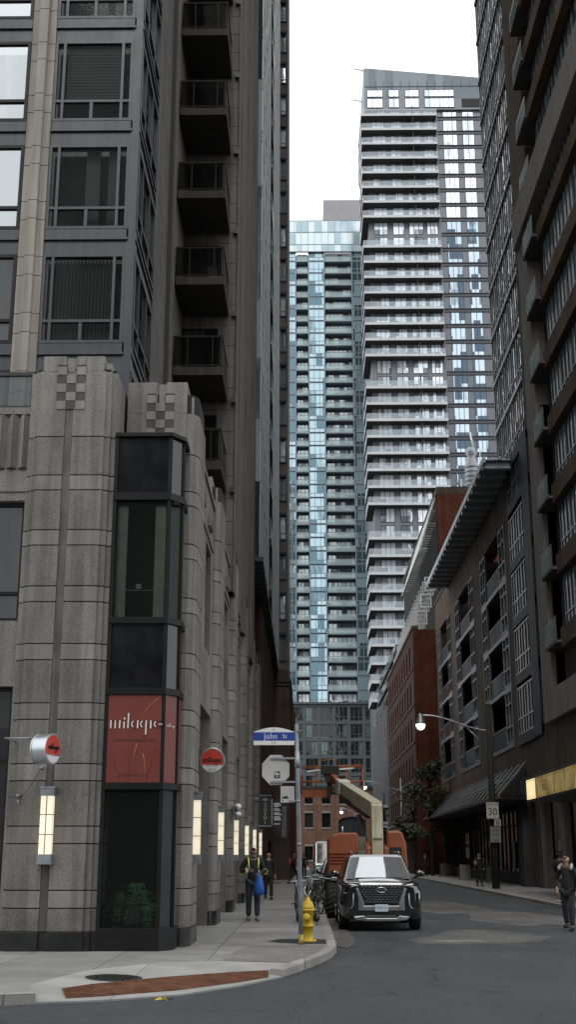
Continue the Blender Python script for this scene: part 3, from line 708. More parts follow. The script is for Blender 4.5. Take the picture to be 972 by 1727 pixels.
for i in range(0, 32):
    z = 16.2 + 3.0 * i
    if not in_frame(-2, 68, z): continue
    g = MB(); g.box(-2.29, -1.87, 67.2, 69.4, z, z + .2); b = g.build('balcony', CONC2, LT)
    g = MB(); g.box(-2.28, -1.9, 67.2, 67.23, z + .2, z + 1.25); g.box(-1.9, -1.87, 67.23, 69.3, z + .2, z + 1.25); g.build('railing', GRAIL, b)

BT = thing('brown_tower', 'slim brown brick tower with one column of windows facing down the street', 'tower', (-3, 88, 14.5))
g = MB(); ops = [(-1.76, -1.34, z, z + 1.85) for z in [15.4 + 3.03 * i for i in range(34)]]
wallop(g, ('y', 87.9), -5, -1.15, 14.6, 118, -.4, 0, ops)
g.box(-9, -1.16, 88.32, 100, 14.6, 118); g.build('wall', BRICKG, BT)
for o in ops: each('lintel', CHARC, BT, [(-1.84, -1.26, 87.84, 87.9, o[3], o[3] + .18)]); each('sill', CHARC, BT, [(-1.84, -1.26, 87.82, 87.9, o[2] - .12, o[2])])
WPALE = glass('pale_window', (.12, .16, .17), (.5, .55, .56), .25, .55, (9, 9, 3.03), .1)
windows(BT, [(('y', 88.15), o[0], o[1], o[2], o[3], (), (o[2] + .5,), dict(w=.05)) for o in ops], [GREYM, WPALE])

PB = thing('pilaster_building', 'long low brown building with a row of dark pilasters along the left sidewalk', 'building', (-3, 61, .12))
BROWN = M('brown_cladding', (.055, .04, .033), .7, var=.25, vscale=.6, coord='world', streak=.3)
g = MB(); g.box(-12, -2.45, 60.3, 86, .12, 14.2); g.build('wall', BROWN, PB)
for i in range(17):
    y = 60.6 + i * 1.55; g = MB(); g.box(-2.45, -2.12, y, y + .42, .7, 14.1); g.box(-2.45, -2.05, y - .05, y + .47, .12, .7); g.build('pilaster', M('pilaster_brown', (.075, .045, .035), .7, var=.25, coord='world', streak=.3), PB)
each('string_course', CHARC, PB, [(-2.45, -2.3, 60.4, 86, z, z + .3) for z in (4.4, 8.2, 11.8)])
windows(PB, [(('x', -2.42, 1), 60.6 + i * 1.55 + .45, 60.6 + i * 1.55 + 1.5, z, z + 2.7, (), (z + 2.1,), dict(w=.06)) for i in range(16) for z in (.9, 4.9, 8.7)], [BLACKM, GNIGHT])

CB = thing('cornice_building', 'dark brick building with a projecting cornice under the slim brown tower', 'building', (-3, 86.5, .12))
g = MB(); g.box(-9, -1.02, 86.2, 150, .12, 13.3, 0); g.box(-9, -1.1, 86.3, 150, 14.0, 14.5, 0); g.build('wall', BRICKT, CB)
g = MB(); g.box(-9, -.95, 86.1, 150, 13.3, 13.55); g.box(-9, -.88, 86.02, 150, 13.55, 13.72); g.box(-9, -1.06, 86.14, 150, 13.72, 14.02); g.build('cornice', CHARC, CB)
g = MB(); g.box(-2.9, -2.3, 86.1, 86.3, 11.2, 11.35); g.build('ledge', CONC2, CB)
g = MB(); g.box(-1.0, -.75, 100, 112, .12, 13.0); g.build('buttress', BRICKR, CB)
for i in range(14):
    y = 88 + i * 3.4; g = MB(); g.box(-1.02, -.86, y, y + .6, .12, 12.9); g.build('pilaster', BROWN, CB)
windows(CB, [(('x', -1.0, 1), 88.8 + i * 3.4, 91.0 + i * 3.4, z, z + 2.2, (89.9 + i * 3.4,), (), dict(w=.08)) for i in range(13) for z in (1.0, 5.0, 9.0)], [BLACKM, GNIGHT])

# ------------------------------------------------------------------ far end of the street
LB = thing('brick_house', 'old low brick building with an arched carriage opening closing the end of the street', 'building', (4, 180, 0))
LP = ('y', 180.)
cols = [(.05, 1.2), (2.55, 3.75), (5.05, 6.15), (-2.4, -1.2), (11.2, 12.3), (13.4, 14.5)]
ops = [(a, b, z, z + h) for a, b in cols for z, h in ((1.1, 1.9), (5.6, 2.0), (8.9, 1.5))]
ops = [o for o in ops if not (4.6 < o[0] < 9.2 and o[2] < 8)] + [(4.9, 8.9, .02, 7.2)]
g = MB(); wallop(g, LP, -8, 16, .0, 11.0, -.5, 0, ops); g.box(-8, 16, 181.5, 190, 0, 10.8)
g.prism([(4.9, 7.2), (4.9, 6.55), (5.5, 6.9), (6.9, 7.12), (8.3, 6.9), (8.9, 6.55), (8.9, 7.2)], 'y', 180.0, 180.4)
g.build('wall', BRICKS, LB)
g = MB(); fb(g, LP, -8, 16, 11.0, 11.4, -.5, .3); g.box(-8, 16, 180.6, 190, 11.0, 11.2); g.build('cornice', CHARC, LB)
for o in ops[:-1]:
    g = MB(); fb(g, LP, o[0] - .1, o[1] + .1, o[2] - .22, o[2], -.1, .1); g.build('stone_sill', CONC2, LB)
    g = MB(); fb(g, LP, o[0] - .08, o[1] + .08, o[3], o[3] + .25, -.1, .03); g.build('stone_lintel', CONC2, LB)
windows(LB, [(('y', 180.25), *o, ((o[0] + o[1]) / 2,), ((o[2] + o[3]) / 2,), dict(w=.07)) for o in ops[:-1]], [BLACKM, GNIGHT])
g = MB(); fb(g, ('y', 180.45), 4.9, 8.9, .02, 7.15, -.1, 0); 
for z in (2.4, 4.8): fb(g, ('y', 180.45), 4.9, 8.9, z, z + .12, 0, .06)
fb(g, ('y', 180.45), 6.84, 6.96, .02, 7.1, 0, .07); g.build('carriage_door', DARKM, LB)

TG = glass('teal_glass', (.11, .19, .235), (.40, .535, .60), .62, .48, (1.4, 3, 2.83), .35, .06)
TGD = glass('teal_glass_dark', (.055, .095, .11), (.27, .37, .41), .4, .45, (1.4, 3, 2.83), .3, .06)
TGL = glass('pale_crown_glass', (.36, .46, .50), (.60, .68, .70), .5, .5, (1.4, 3, 2.83), .1, .1)
TRAIL = clear_glass('teal_rail_glass', (.80, .90, .91), .70, .85, 1.3)
RAILF = M('rail_frosted', (.48, .55, .56), .35, var=.3, vscale=.25, coord='world')
TT = thing('teal_tower', 'tall pale teal glass apartment tower with two columns of inset balconies', 'tower', (5, 242, 0))
TZ = [30.2 + 2.83 * i for i in range(35)]        # floor lines
FRAMET = M('tower_frame', (.20, .25, .27), .5, .2, var=.12, vscale=.4, coord='world')
g = MB(); g.box(-3.2, 14.5, 241.35, 262, 0, 128.5); g.build('core', M('core_wall', (.07, .08, .085), .8), TT)
strips = ((-3.2, -1.5, TG, 2), (1.3, 4.7, TG, 3), (10.7, 14.5, TGD, 3))
spec = []
for x0, x1, m_, n in strips:
    for z in TZ: spec.append((('y', 240.), x0 + .02, x1 - .02, z + .14, z + 2.8, [x0 + (x1 - x0) * (i + 1) / n for i in range(n - 1)], (z + 1.0,), dict(w=.11, d0=-.05, d1=.05)))
windows(TT, [s_ for s_ in spec if s_[1] < 10], [FRAMET, TG], limit=60)
windows(TT, [s_ for s_ in spec if s_[1] > 10], [FRAMET, TGD], limit=38)
spec = []
for x0, x1 in ((-1.5, 1.3), (4.7, 10.7)):
    n = 2 if x1 < 2 else 5
    for z in TZ: spec.append((('y', 241.2), x0 + .3, x1 - .2, z + .2, z + 2.3, [x0 + .3 + (x1 - x0 - .5) * (i + 1) / (n + 1) for i in range(n)], (), dict(w=.1)))
GBAL = glass('balcony_window', (.07, .09, .10), (.75, .83, .85), .2, .55, (1.1, 3, 2.83), .2)
tag_specs = MB()
for s_ in spec: winframe(tag_specs, *s_[:7], **s_[7]); pane(tag_specs, *s_[:5], -.02, 1)
tag(tag_specs.build('balcony_door', [DARKM, GBAL], TT), kind='stuff')
for z in TZ[1:]:
    for x0, x1 in ((-1.48, 1.28), (4.72, 10.68)):
        g = MB(); g.box(x0, x1, 239.75, 241.3, z - .18, z + .1); b = g.build('balcony', FRAMET, TT)
        g = MB(); g.box(x0, x1, 239.8, 239.86, z + .12, z + 1.08, 0); g.box(x0, x1, 239.76, 239.9, z + 1.08, z + 1.14, 1); g.build('railing', [TRAIL, FRAMET], b)
g = MB(); g.box(-3.2, 14.5, 239.5, 240.0, 128.55, 136.0, 0)
g.box(-3.2, -2.7, 240, 262, 128.55, 136, 0); g.build('crown_glass', TGL, TT)
each('mullion', FRAMET, TT, [(-3.2 + i * 1.475 - .04, -3.2 + i * 1.475 + .04, 239.44, 239.5, 128.5, 136.0) for i in range(13)] + [(-3.2, 14.5, 239.42, 239.5, z, z + .12) for z in (128.5, 130.2, 133.2, 136.0)])
each('corner_post', FRAMET, TT, [(x - .1, x + .1, 239.8, 240.1, 30.2, 128.5) for x in (-3.2, -1.5, 1.3, 4.7, 10.7)])
g = MB(); g.box(4.9, 15, 252, 275, 128.5, 148.4); g.box(2.6, 4.88, 252, 262, 128.5, 141); g.build('mechanical_penthouse', M('penthouse_panel', (.30, .29, .30), .7, var=.06, vscale=.3, coord='world'), TT)
PG = MB(); 
POD = M('podium_grey', (.07, .083, .09), .6, var=.15, vscale=.3, coord='world')
PGL = glass('podium_glass', (.014, .018, .019), (.10, .15, .155), .06, .14, (1.5, 3, 3.4), .3)
g = MB(); ops = []
for j in range(9):
    z = .6 + 3.28 * j
    for i in range(6):
        x = -2.6 + i * 2.9; ops.append((x, x + 2.4, z, z + 2.7))
wallop(g, ('y', 238.), -3.2, 15, 0, 30.1, -.4, 0, ops); g.box(-3.2, 15, 238.6, 240, 0, 30.1); g.build('podium_wall', POD, TT)
windows(TT, [(('y', 238.2), *o, (o[0] + .8, o[0] + 1.6), (o[2] + .8,), dict(w=.09)) for o in ops], [POD, PGL], name='podium_window', limit=60)
g = MB(); g.box(-3.3, 15.1, 237.6, 238.4, 30.1, 30.5); g.build('ledge', POD, TT)

# white balcony tower
WT = thing('balcony_tower', 'tall tower stacked with long white balconies and a sloping roofline', 'tower', (24, 200, 0))
WG = glass('white_tower_glass', (.52, .58, .62), (.90, .93, .95), .9, .72, (1.25, 3, 2.97), .5)
WG2 = glass('white_tower_glass_sky_reflection', (.16, .20, .23), (.80, .85, .90), .35, .72, (1.0, 3, 2.97), .3)  # pale colour paints in the sky reflection that the balconies above block
WRAIL = clear_glass('white_rail_glass', (.90, .94, .97), .80, .85, 1.25)
WZ = [132.5 - 2.97 * i for i in range(43)]
g = MB(); g.box(12.0, 40, 196.2, 222, 0, 136.5); g.box(11.8, 40, 196.0, 196.2, 0, 9)
g.box(11.6, 40.4, 195.7, 222, 134.2, 136.5); g.build('wall', GREYM, WT)
for z in WZ: each('spandrel', SLATE, WT, [(25.0, 40, 196.05, 196.2, z - .25, z + .02)]); each('mullion_rail', SLATE, WT, [(25.0, 40, 195.98, 196.2, z + .32, z + .42)])
each('seam', SLATE, WT, [(x - .04, x + .04, 195.62, 195.7, 138.6, 140.2) for x in (13.7, 15.2, 16.8, 18.4, 20, 21.6, 23.2, 24.8, 26.4, 28, 29.6, 31.2, 32.8)] + [(11.6, 40, 195.6, 195.7, 139.1, 139.2)])
spec = []
for z in WZ:
    for x0, x1, n in ((26.0, 28.6, 3), (29.6, 31.7, 2), (33.0, 34.6, 2), (36, 38, 2)):
        spec.append((('y', 196.15), x0, x1, z + .44, z + 2.7, [x0 + (x1 - x0) * (i + 1) / n for i in range(n - 1)], (), dict(w=.09)))
for z in (134.6, 136.9):
    for x0, x1, n in ((12.1, 15, 3), (16.1, 18, 2), (19.1, 21.7, 3), (22.7, 28.2, 6)): spec.append((('y', 195.58), x0, x1, z, z + (2.0 if z < 136 else 1.5), [x0 + (x1 - x0) * (i + 1) / n for i in range(n - 1)], (), dict(w=.08)))
WGL = glass('white_tower_glass_low_reflection', (.07, .11, .15), (.50, .60, .68), .6, .5, (1.25, 3, 2.97), .8)  # dark and light panes paint in reflections of neighbouring buildings
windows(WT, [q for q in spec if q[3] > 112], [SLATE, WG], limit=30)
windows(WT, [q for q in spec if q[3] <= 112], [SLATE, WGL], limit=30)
spec = []
for z in WZ:
    for x0, x1, n in ((12.9, 15.4, 3), (16.3, 18.4, 2), (19.2, 21.8, 3), (22.4, 24.4, 3)):
        spec.append((('y', 196.15), x0, x1, z + .06, z + 2.55, [x0 + (x1 - x0) * (i + 1) / n for i in range(n - 1)], (), dict(w=.09)))
windows(WT, spec, [DARKM, WG2], limit=38)
g = MB(); g.prism([(11.6, 136.52), (40.5, 136.52), (40.5, 140.2), (11.6, 143.2)], 'y', 195.7, 222); g.build('crown_glass', glass('crown_panel', (.15, .175, .195), (.20, .23, .25), .04, .5, (1.55, 30, 30), .05, .4, spec=.1), WT)
each('louvre', BLACKM, WT, [(29.6, 34.5, 195.6, 195.72, 134.7, 136.4)])
for i, z in enumerate(WZ):
    if i in (8, 17, 26) or i > 36: continue
    g = MB(); g.box(10.9, 24.7, 194.5, 196.1, z - .3, z, 0); g.box(10.88, 24.72, 194.45, 194.5, z - .34, z + .12, 1); g.box(10.85, 10.9, 194.45, 205, z - .34, z + .25, 1); g.box(10.9, 12.0, 196.1, 205, z - .3, z, 0)
    g.box(11.0, 24.6, 194.6, 196.0, z - .32, z - .301, 0)
    b = g.build('balcony', [SOFF, BALCW], WT)
    g = MB(); g.box(10.9, 24.7, 194.47, 194.5, z + .12, z + 1.1); g.box(10.87, 10.9, 194.5, 205, z + .12, z + 1.1); g.box(24.66, 24.7, 194.5, 196, z + .25, z + 1.15); g.build('railing', WRAIL, b)
    g = MB(); g.box(20.3, 20.4, 194.6, 196.0, z + .02, z + 2.3); g.build('divider', CHARC, b)
# maintenance arms at the roof edge
for i, (z, x) in enumerate(((142.9, 11.6), (136.2, 11.4))):
    g = MB(); g.bar((x, 196, z), (x - 1.9, 196, z + .4), .18, .18); g.bar((x, 196, z - .4), (x - .9, 196, z + .2), .1, .1); g.build('roof_arm', GALV, WT)

# ------------------------------------------------------------------ right side
GT = thing('dark_glass_tower', 'dark glass tower with slanting reflections rising behind the brown brick block', 'tower', (16, 68, 23.6))
DG = glass('dark_tower_glass', (.20, .225, .245), (.9, .94, .95), .88, .45, (3, .66, 3.2), .8)
g = MB(); g.box(12.3, 30, 62.2, 72.6, 23.7, 140); g.build('core', CHARC, GT)
spec = []
for j in range(26):
    z = 24.2 + 3.2 * j
    for i in range(5):
        y0 = 62.4 + i * 2.04; spec.append((('x', 12.25, -1), y0, y0 + 1.98, z, z + 2.9, (y0 + .66, y0 + 1.32), (z + .7,), dict(w=.09, d0=-.05, d1=.05)))
windows(GT, spec, [SLATE, DG])
each('slab_edge', GREYM, GT, [(12.13, 12.28, 62.2, 72.6, 23.9 + 3.2 * j, 24.06 + 3.2 * j) for j in range(24)])

RB = thing('brown_brick_building', 'long dark brown brick apartment block with recessed glass balconies on the right', 'building', (16, 52, .12))
RP = ('x', 12., -1)
FZ = [7.8, 11.1, 14.3, 17.5, 20.9]
bays = ((70.2, 80.4), (84.0, 94.6), (98.0, 107.6))
ops = [(a, b, 7.8, 20.9) for a, b in bays] + [(61.4, 68.4, 7.6, 23.6)] + [(68.6, 109.2, .12, 4.6)] + [(40, 67.6, .12, 5.2)]
ops_t = [(40, 57.6, 7.9, 140)]
g = MB(); wallop(g, RP, 40, 109.4, .12, 23.6, -.9, 0, ops + [(40, 57.6, 7.9, 24)]); fb(g, RP, 57.7, 62.1, 23.602, 140, -1.2, 0); g.box(13, 30, 110 - .6, 109.9, .12, 23.5)
g.build('wall', BRICKD, RB)
WFR = M('white_frame', (.17, .175, .18), .5, .0, spec=.1, var=.1, coord='world')
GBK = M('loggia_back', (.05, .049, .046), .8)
RG = glass('loggia_glass', (.012, .015, .017), (.07, .08, .08), .03, .35, (3, 1.2, 3.2), .1, .1, spec=.004)
RAILD = clear_glass('rail_glass_dark', (.72, .77, .77), .985, .2, 1.015)
RAILG = glass('loggia_rail', (.035, .045, .045), (.08, .095, .095), .06, .4, (3, 4, 3.2), .25, .12, spec=.06)
RAILM = M('loggia_rail_dull', (.045, .055, .057), .5, spec=.01, var=.3, vscale=.4, coord='world')
RAILW = glass('loggia_rail_bright', (.75, .78, .78), (.9, .92, .92), .9, .6, (3, 2, 3.2), .3)
for bi, (a, b) in enumerate(bays):
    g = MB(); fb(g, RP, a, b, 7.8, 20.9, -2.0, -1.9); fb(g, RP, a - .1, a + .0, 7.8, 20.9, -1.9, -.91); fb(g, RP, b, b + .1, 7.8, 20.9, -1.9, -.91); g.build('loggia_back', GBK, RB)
    for zi in range(4):
        z0, z1 = FZ[zi], FZ[zi + 1]
        g = MB(); fb(g, RP, a, b, z0 - .12, z0 + .12, -1.9, .04); fr = g.build('loggia_slab', WFR, RB)
        wn = (b - a) * .22
        for u0, u1 in ((a, a + wn), (b - wn, b)):
            g = MB(); winframe(g, RP, u0 + .02, u1 - .02, z0 + .13, z1 - .13, ((u0 + u1) / 2,), (z0 + 1.1, z0 + 2.4), .11, d0=-.1, d1=.06)
            pane(g, RP, u0, u1, z0 + .13, z1 - .13, -.04, 1); g.build('window', [WFR, RAILW if (bi == 2 and zi > 1 and u0 > a) else RG], RB)
        g = MB(); fb(g, RP, a + wn, b - wn, z0 + .2, z0 + 1.22, -.05, -.02, 0); fb(g, RP, a + wn, b - wn, z0 + 1.22, z0 + 1.28, -.07, 0, 1); g.build('railing', [RAILW if (bi == 2 and zi in (1, 2)) else RAILM, WFR], RB)
        g = MB(); fb(g, RP, a + wn + .1, b - wn - 1.4, z0 + .13, z1 - .2, -1.88, -1.82, 1); fb(g, RP, b - wn - 1.35, b - wn - .5, z0 + .14, z1 - .2, -1.0, -.95, 0); g.build('balcony_door', [WFR, RG], RB)
# dark metal bay between the brick piers
g = MB(); fb(g, RP, 61.4, 68.4, 7.6, 23.6, -.85, -.8, 0)
for z in FZ + [23.4]: fb(g, RP, 61.4, 68.4, z - .25, z + .3, -.8, .1, 0)
fb(g, RP, 61.4, 63.4, 7.6, 23.6, -.6, .12, 0)
g.build('metal_bay', M('bay_metal', (.05, .054, .06), .6, 0, spec=.05, var=.2, coord='world', streak=.3), RB)
windows(RB, [(('x', 12.0, -1), u, u + 1.6, z + .31, z + 2.9, (u + .8,), (z + 1.2,), dict(w=.09)) for u in (63.5, 65.2, 66.8) for z in FZ], [SLATE, RG])
# near tower part with the pale concrete frame
g = MB(); fb(g, RP, 57.6, 60.0, 7.9, 35.4, -.6, .25); fb(g, RP, 40, 57.6, 7.9, 9.3, -.6, .25); fb(g, RP, 40, 60, 33.4, 35.4, -.6, .5)
for z in (11.9, 16.5, 21.1, 25.7, 30.3): fb(g, RP, 57.58, 60.02, z, z + .03, .25, .252)
g.build('concrete_frame', CONC2, RB, bevel=.02)
g = MB(); g.box(12.42, 30, 40, 57.58, 9.32, 140); g.box(12.5, 30, 57.8, 62.1, 24, 139.9); g.build('tower_core', M('core_brown', (.115, .105, .095), .8, var=.2, vscale=.5, coord='world'), RB)
TZR = [11.2 + 3.42 * i for i in range(24)]
for z in TZR:
    if not in_frame(12, 54, z, 200): continue
    g = MB(); fb(g, RP, 40, 55.2, z - .35, z + .55, -.4, .22 if z < 33 else .4); g.build('brick_spandrel', BRICKD, RB)
    g = MB(); fb(g, RP, 54.9, 57.55, z - .15, z, -.88, .48); b = g.build('balcony', SOFF, RB)
    g = MB(); fb(g, RP, 54.9, 57.55, z + .02, z + 1.1, .44, .46); g.box(11.55, 12, 57.5, 57.52, z + .02, z + 1.1); g.build('railing', RAILD, b)
NG = glass('near_tower_glass', (.13, .155, .16), (.33, .39, .40), .05, .4, (3, .73, 3.42), .1, .1, spec=.004)
windows(RB, [(('x', 12.1, -1), u, u + 2.2, z + .56, z + 3.05, (u + .73, u + 1.46), (z + 1.2,), dict(w=.09, d0=-.1, d1=.05)) for u in (43.7, 46, 48.3, 50.6, 52.9) for z in TZR], [SLATE, NG], name='tower_window')
# slatted roof canopy
g = MB()
for i in range(21): y = 66.5 + i * 1.6; g.box(10.35, 11.98, y, y + .5, 23.1, 23.48)
g.box(10.3, 10.42, 66, 99.5, 23.3, 23.7); g.box(11.2, 11.3, 66, 99.5, 23.5, 23.65); 
g.box(10.43, 11.98, 66.2, 99.4, 23.5, 23.56); cn_ = g.build('roof_canopy', M('canopy_slat', (.40, .42, .44), .5, .2, var=.1), RB)
g = MB(); fb(g, RP, 62.2, 109.4, 23.62, 23.9, -.9, .06); g.build('coping', CHARC, RB)
# ground floor
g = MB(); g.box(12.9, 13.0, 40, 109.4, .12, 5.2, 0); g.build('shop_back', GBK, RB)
for i in range(13):
    y = 69.4 + i * 3.08
    g = MB(); winframe(g, ('x', 12.3, -1), y, y + 2.9, .75, 4.3, (y + 1.45,), (3.4,), .1); pane(g, ('x', 12.3, -1), y, y + 2.9, .75, 4.3, -.03, 1); g.build('shop_window', [BLACKM, GNIGHT], RB)
    g = MB(); g.box(12.28, 12.88, y + 2.91, y + 3.07, .14, 4.58); g.build('shop_pier', CHARC, RB)
g = MB(); fb(g, ('x', 12.3, -1), 69.2, 109.4, .12, .74, -.1, .04); g.build('stall_riser', CHARC, RB)
for i in range(6): g = MB(); y = 41.4 + i * 4.6; g.box(12.15, 12.7, y, y + 1.3, .12, 5.18); g.build('pier', CONC, RB)
g = MB(); g.box(11.7, 12.3, 67.4, 68.7, .12, 6.3); g.build('pier', CHARC, RB)
# poster frames on the shop windows: paper sheets
for i, (y, z, w, h) in enumerate(((70.6, 1.0, 1.1, 1.7), (73.2, 1.0, .9, 1.5), (59.6, 1.5, .5, .9), (54.6, 1.5, .5, .9))):
    X0 = 12.24 if y > 68 else 12.12
    t = tag(MB().box(X0 - .02, X0, y, y + w, z, z + h).build('poster', M('poster_paper', (.22, .215, .20), .7, var=.25, vscale=6)), ['tall pale poster low in the shop window right of the wide dark pole', 'smaller poster next to the tall one behind the wide dark pole', 'white notice on the concrete pier behind the two pedestrians at right', 'white notice on the pier nearest the right edge behind the capped walker'][i], 'poster')

# slanted glass awning with bars
AW = thing('glass_awning', 'long slanted awning of thin metal bars over the dark shops at right', 'awning', (11.2, 88, 4.9))
for i in range(21): y = 66.6 + i * 2.05; g = MB(); g.bar((10.35, y, 4.82), (11.95, y + .25, 6.6), .04, .04); g.build('bar', M('awning_bar', (.24, .25, .25), .4, .6, var=.1), AW)
g = MB(); g.bar((10.35, 66.2, 4.72), (10.35, 108.4, 4.72), .16, .16); g.bar((11.2, 66.2, 5.7), (11.2, 108.4, 5.7), .05, .05); g.build('edge_beam', GREYM, AW)
g = MB(); g.quad((10.38, 66.4, 4.74), (10.38, 108.2, 4.74), (11.96, 108.4, 6.5), (11.96, 66.6, 6.5)); g.build('pane', clear_glass('awning_glass', (.7, .74, .74), .985, .1, 1.05), AW, recalc=False)
g = MB(); g.box(10.35, 11.9, 66.3, 66.36, 4.7, 4.82); g.box(10.4, 12.0, 66.3, 108.3, 4.55, 4.62); g.build('ceiling', BLACKM, AW)

# lit canopy with the number
LC = thing('lit_canopy', 'long glowing yellow entrance canopy with a dark number on its side', 'canopy', (10.7, 46, 3.95))
GLOWY = M('canopy_glow', (.42, .30, .11), .5, emit=.45, var=.4, vscale=1.1, streak=.3); GLOWB = M('canopy_glow_bright', (.95, .76, .40), .5, emit=1.0, var=.12, vscale=1.5)
g = MB()
for i in range(4): y = 51.75 - 3.9 * (i + 1); g.box(9.6, 9.66, y + .02, y + 3.88, 4.02, 4.82)
g.build('side_panel', GLOWY, LC)
g = MB(); g.box(9.6, 9.66, 51.78, 53.75, 4.02, 4.82); g.build('end_panel', GLOWB, LC)
g = MB(); g.box(9.58, 12.3, 36, 53.8, 4.83, 4.93); g.box(9.6, 12.3, 36, 53.8, 3.93, 4.01); g.box(9.62, 12.3, 53.68, 53.78, 4.0, 4.85); g.build('canopy_frame', DARKM, LC)
g = MB(); text(g, '680', .62, (9.59, 49.7, 4.42), right=(0, -1, 0)); g.build('number', M('canopy_number', (.05, .035, .015), .6), LC)
g = MB()
for i in range(30): y = 53.3 - i * .55; g.box(9.585, 9.6, y, y + .09, 4.73, 4.77); g.box(9.585, 9.6, y - .2, y - .11, 4.07, 4.1)
g.build('clip', DARKM, LC)

# red brick block behind
RR = thing('red_brick_building', 'red brick block with rows of narrow windows and a pale lattice along its roof', 'building', (14, 112, .12))
g = MB(); ops = []
for j in range(5):
    for i in range(10):
        y = 113.6 + i * 3.2; z = 5.2 + 3.3 * j; ops.append((y, y + 1.2, z, z + 2.1))
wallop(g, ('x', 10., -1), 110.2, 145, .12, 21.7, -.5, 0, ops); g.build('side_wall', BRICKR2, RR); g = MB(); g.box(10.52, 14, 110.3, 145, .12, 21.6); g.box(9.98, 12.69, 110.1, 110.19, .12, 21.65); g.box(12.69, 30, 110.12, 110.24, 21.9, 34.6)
g.box(12.7, 30, 110.25, 150, .12, 34.6); g.build('wall', BRICKR, RR)
g = MB(); g.box(12.62, 12.69, 110.5, 149.9, 22, 34.4); g.build('dark_cladding', M('cladding_dark', (.022, .021, .02), .8, var=.2, coord='world'), RR)
for j in range(5): z = 5.2 + 3.3 * j; g = MB(); fb(g, ('x', 10., -1), 110.2, 145, z - .3, z - .14, 0, .08); g.build('sill_course', BRICKT, RR)
g = MB(); fb(g, ('x', 10., -1), 110.1, 145, 21.7, 22.0, -.5, .1); g.box(12.6, 30, 110.1, 150, 34.6, 35.3); g.build('string_course', BRICKT, RR)
windows(RR, [(('x', 10.15, -1), *o, (), ((o[2] + o[3]) / 2,), dict(w=.08)) for o in ops], [BLACKM, GNIGHT])
g = MB(); fb(g, ('x', 10., -1), 112, 144, 4.3, 4.5, 0, 1.3); g.box(9, 9.9, 112, 144, 4.1, 4.3); g.build('shop_canopy', M('dusty_glass', (.14, .14, .135), .4, var=.2), RR)
LAT = M('lattice_metal', (.62, .63, .62), .5, .1, var=.1)
LATS = MB()
for i in range(22):
    y = 111.5 + i * .92
    for j in range(9):
        z = 29.3 + j * .62; x = 10.9 + j * .2
        LATS.bar((x, y, z), (x, y + .92, z), .13, .13); LATS.bar((x, y, z), (x + .2, y, z + .62), .10, .10)
        if j % 2 == 0: LATS.bar((x, y, z + .3), (x + .9, y, z + .3), .12, .05)
LATS.build('lattice_screen', LAT, RR)
for i in range(15):
    y = 111.4 + i * 2.1
    for dz in (0, 1.6, 3.2):
        g = MB(); z = 22.4 + dz; x = 10.45 + dz * .28; w = 1.05
        g.bar((x, y, z), (x + w, y, z), .12, .12); g.bar((x, y, z + 1.2), (x + w, y, z + 1.2), .12, .12); g.bar((x + .06, y, z + .06), (x + .06, y, z + 1.14), .12, .12); g.bar((x + w - .06, y, z + .06), (x + w - .06, y, z + 1.14), .12, .12)
        g.build('pergola_frame', LAT, RR)
CH = thing('roof_vent', 'pale ribbed roof vent with a short mast on top of the red brick block', 'roof vent', (17.2, 118, 35.3))
g = MB(); g.lathe([(.7, 35.3), (.7, 40.0), (.45, 40.6), (.42, 41.0), (.6, 41.3), (.3, 41.9)], (17.2, 118, 0), 16)
for i in range(9): g.lathe([(.74, 35.8 + i * .48), (.74, 36.0 + i * .48)], (17.2, 118, 0), 16)
g.build('flue', GALV, CH)
g = MB(); g.tube([(17.5, 118, 41.6), (17.2, 118.2, 43.6)], .1, 6); g.tube([(18.1, 118, 35.3), (18.1, 118, 42)], .06, 6); g.tube([(16.1, 118, 35.3), (16.1, 118, 38.5)], .07, 6); g.tube([(15.7, 118, 35.3), (15.7, 118, 37.9)], .07, 6); g.build('mast', WHITEP, CH)

GB = thing('grey_clad_building', 'dark grey building with close vertical fins beyond the red brick block', 'building', (13, 165, .12))
g = MB(); g.box(10.1, 22, 145.4, 179, .12, 19.0); g.box(11.4, 22, 150, 179, 19.02, 27); g.build('wall', GREYM, GB)
each('fin', M('grey_fin', (.17, .175, .185), .5, .2, var=.2, coord='world', streak=.3), GB, [(10.1 - (.16 if i % 2 else .3), 10.1, 145.6 + i * .62, 145.76 + i * .62, .2 + (i * 37 % 5) * .05, 18.6 + (i * 53 % 7) * .1) for i in range(54)])
for i in range(3):
    z = 20 + 2.6 * i; g = MB(); g.box(10.4 + i * .35, 11.6, 150, 178, z, z + .25); b = g.build('terrace', CHARC, GB)
    g = MB(); g.box(10.4 + i * .35, 10.43 + i * .35, 150, 178, z + .25, z + 1.3); g.build('railing', GRAIL, b)

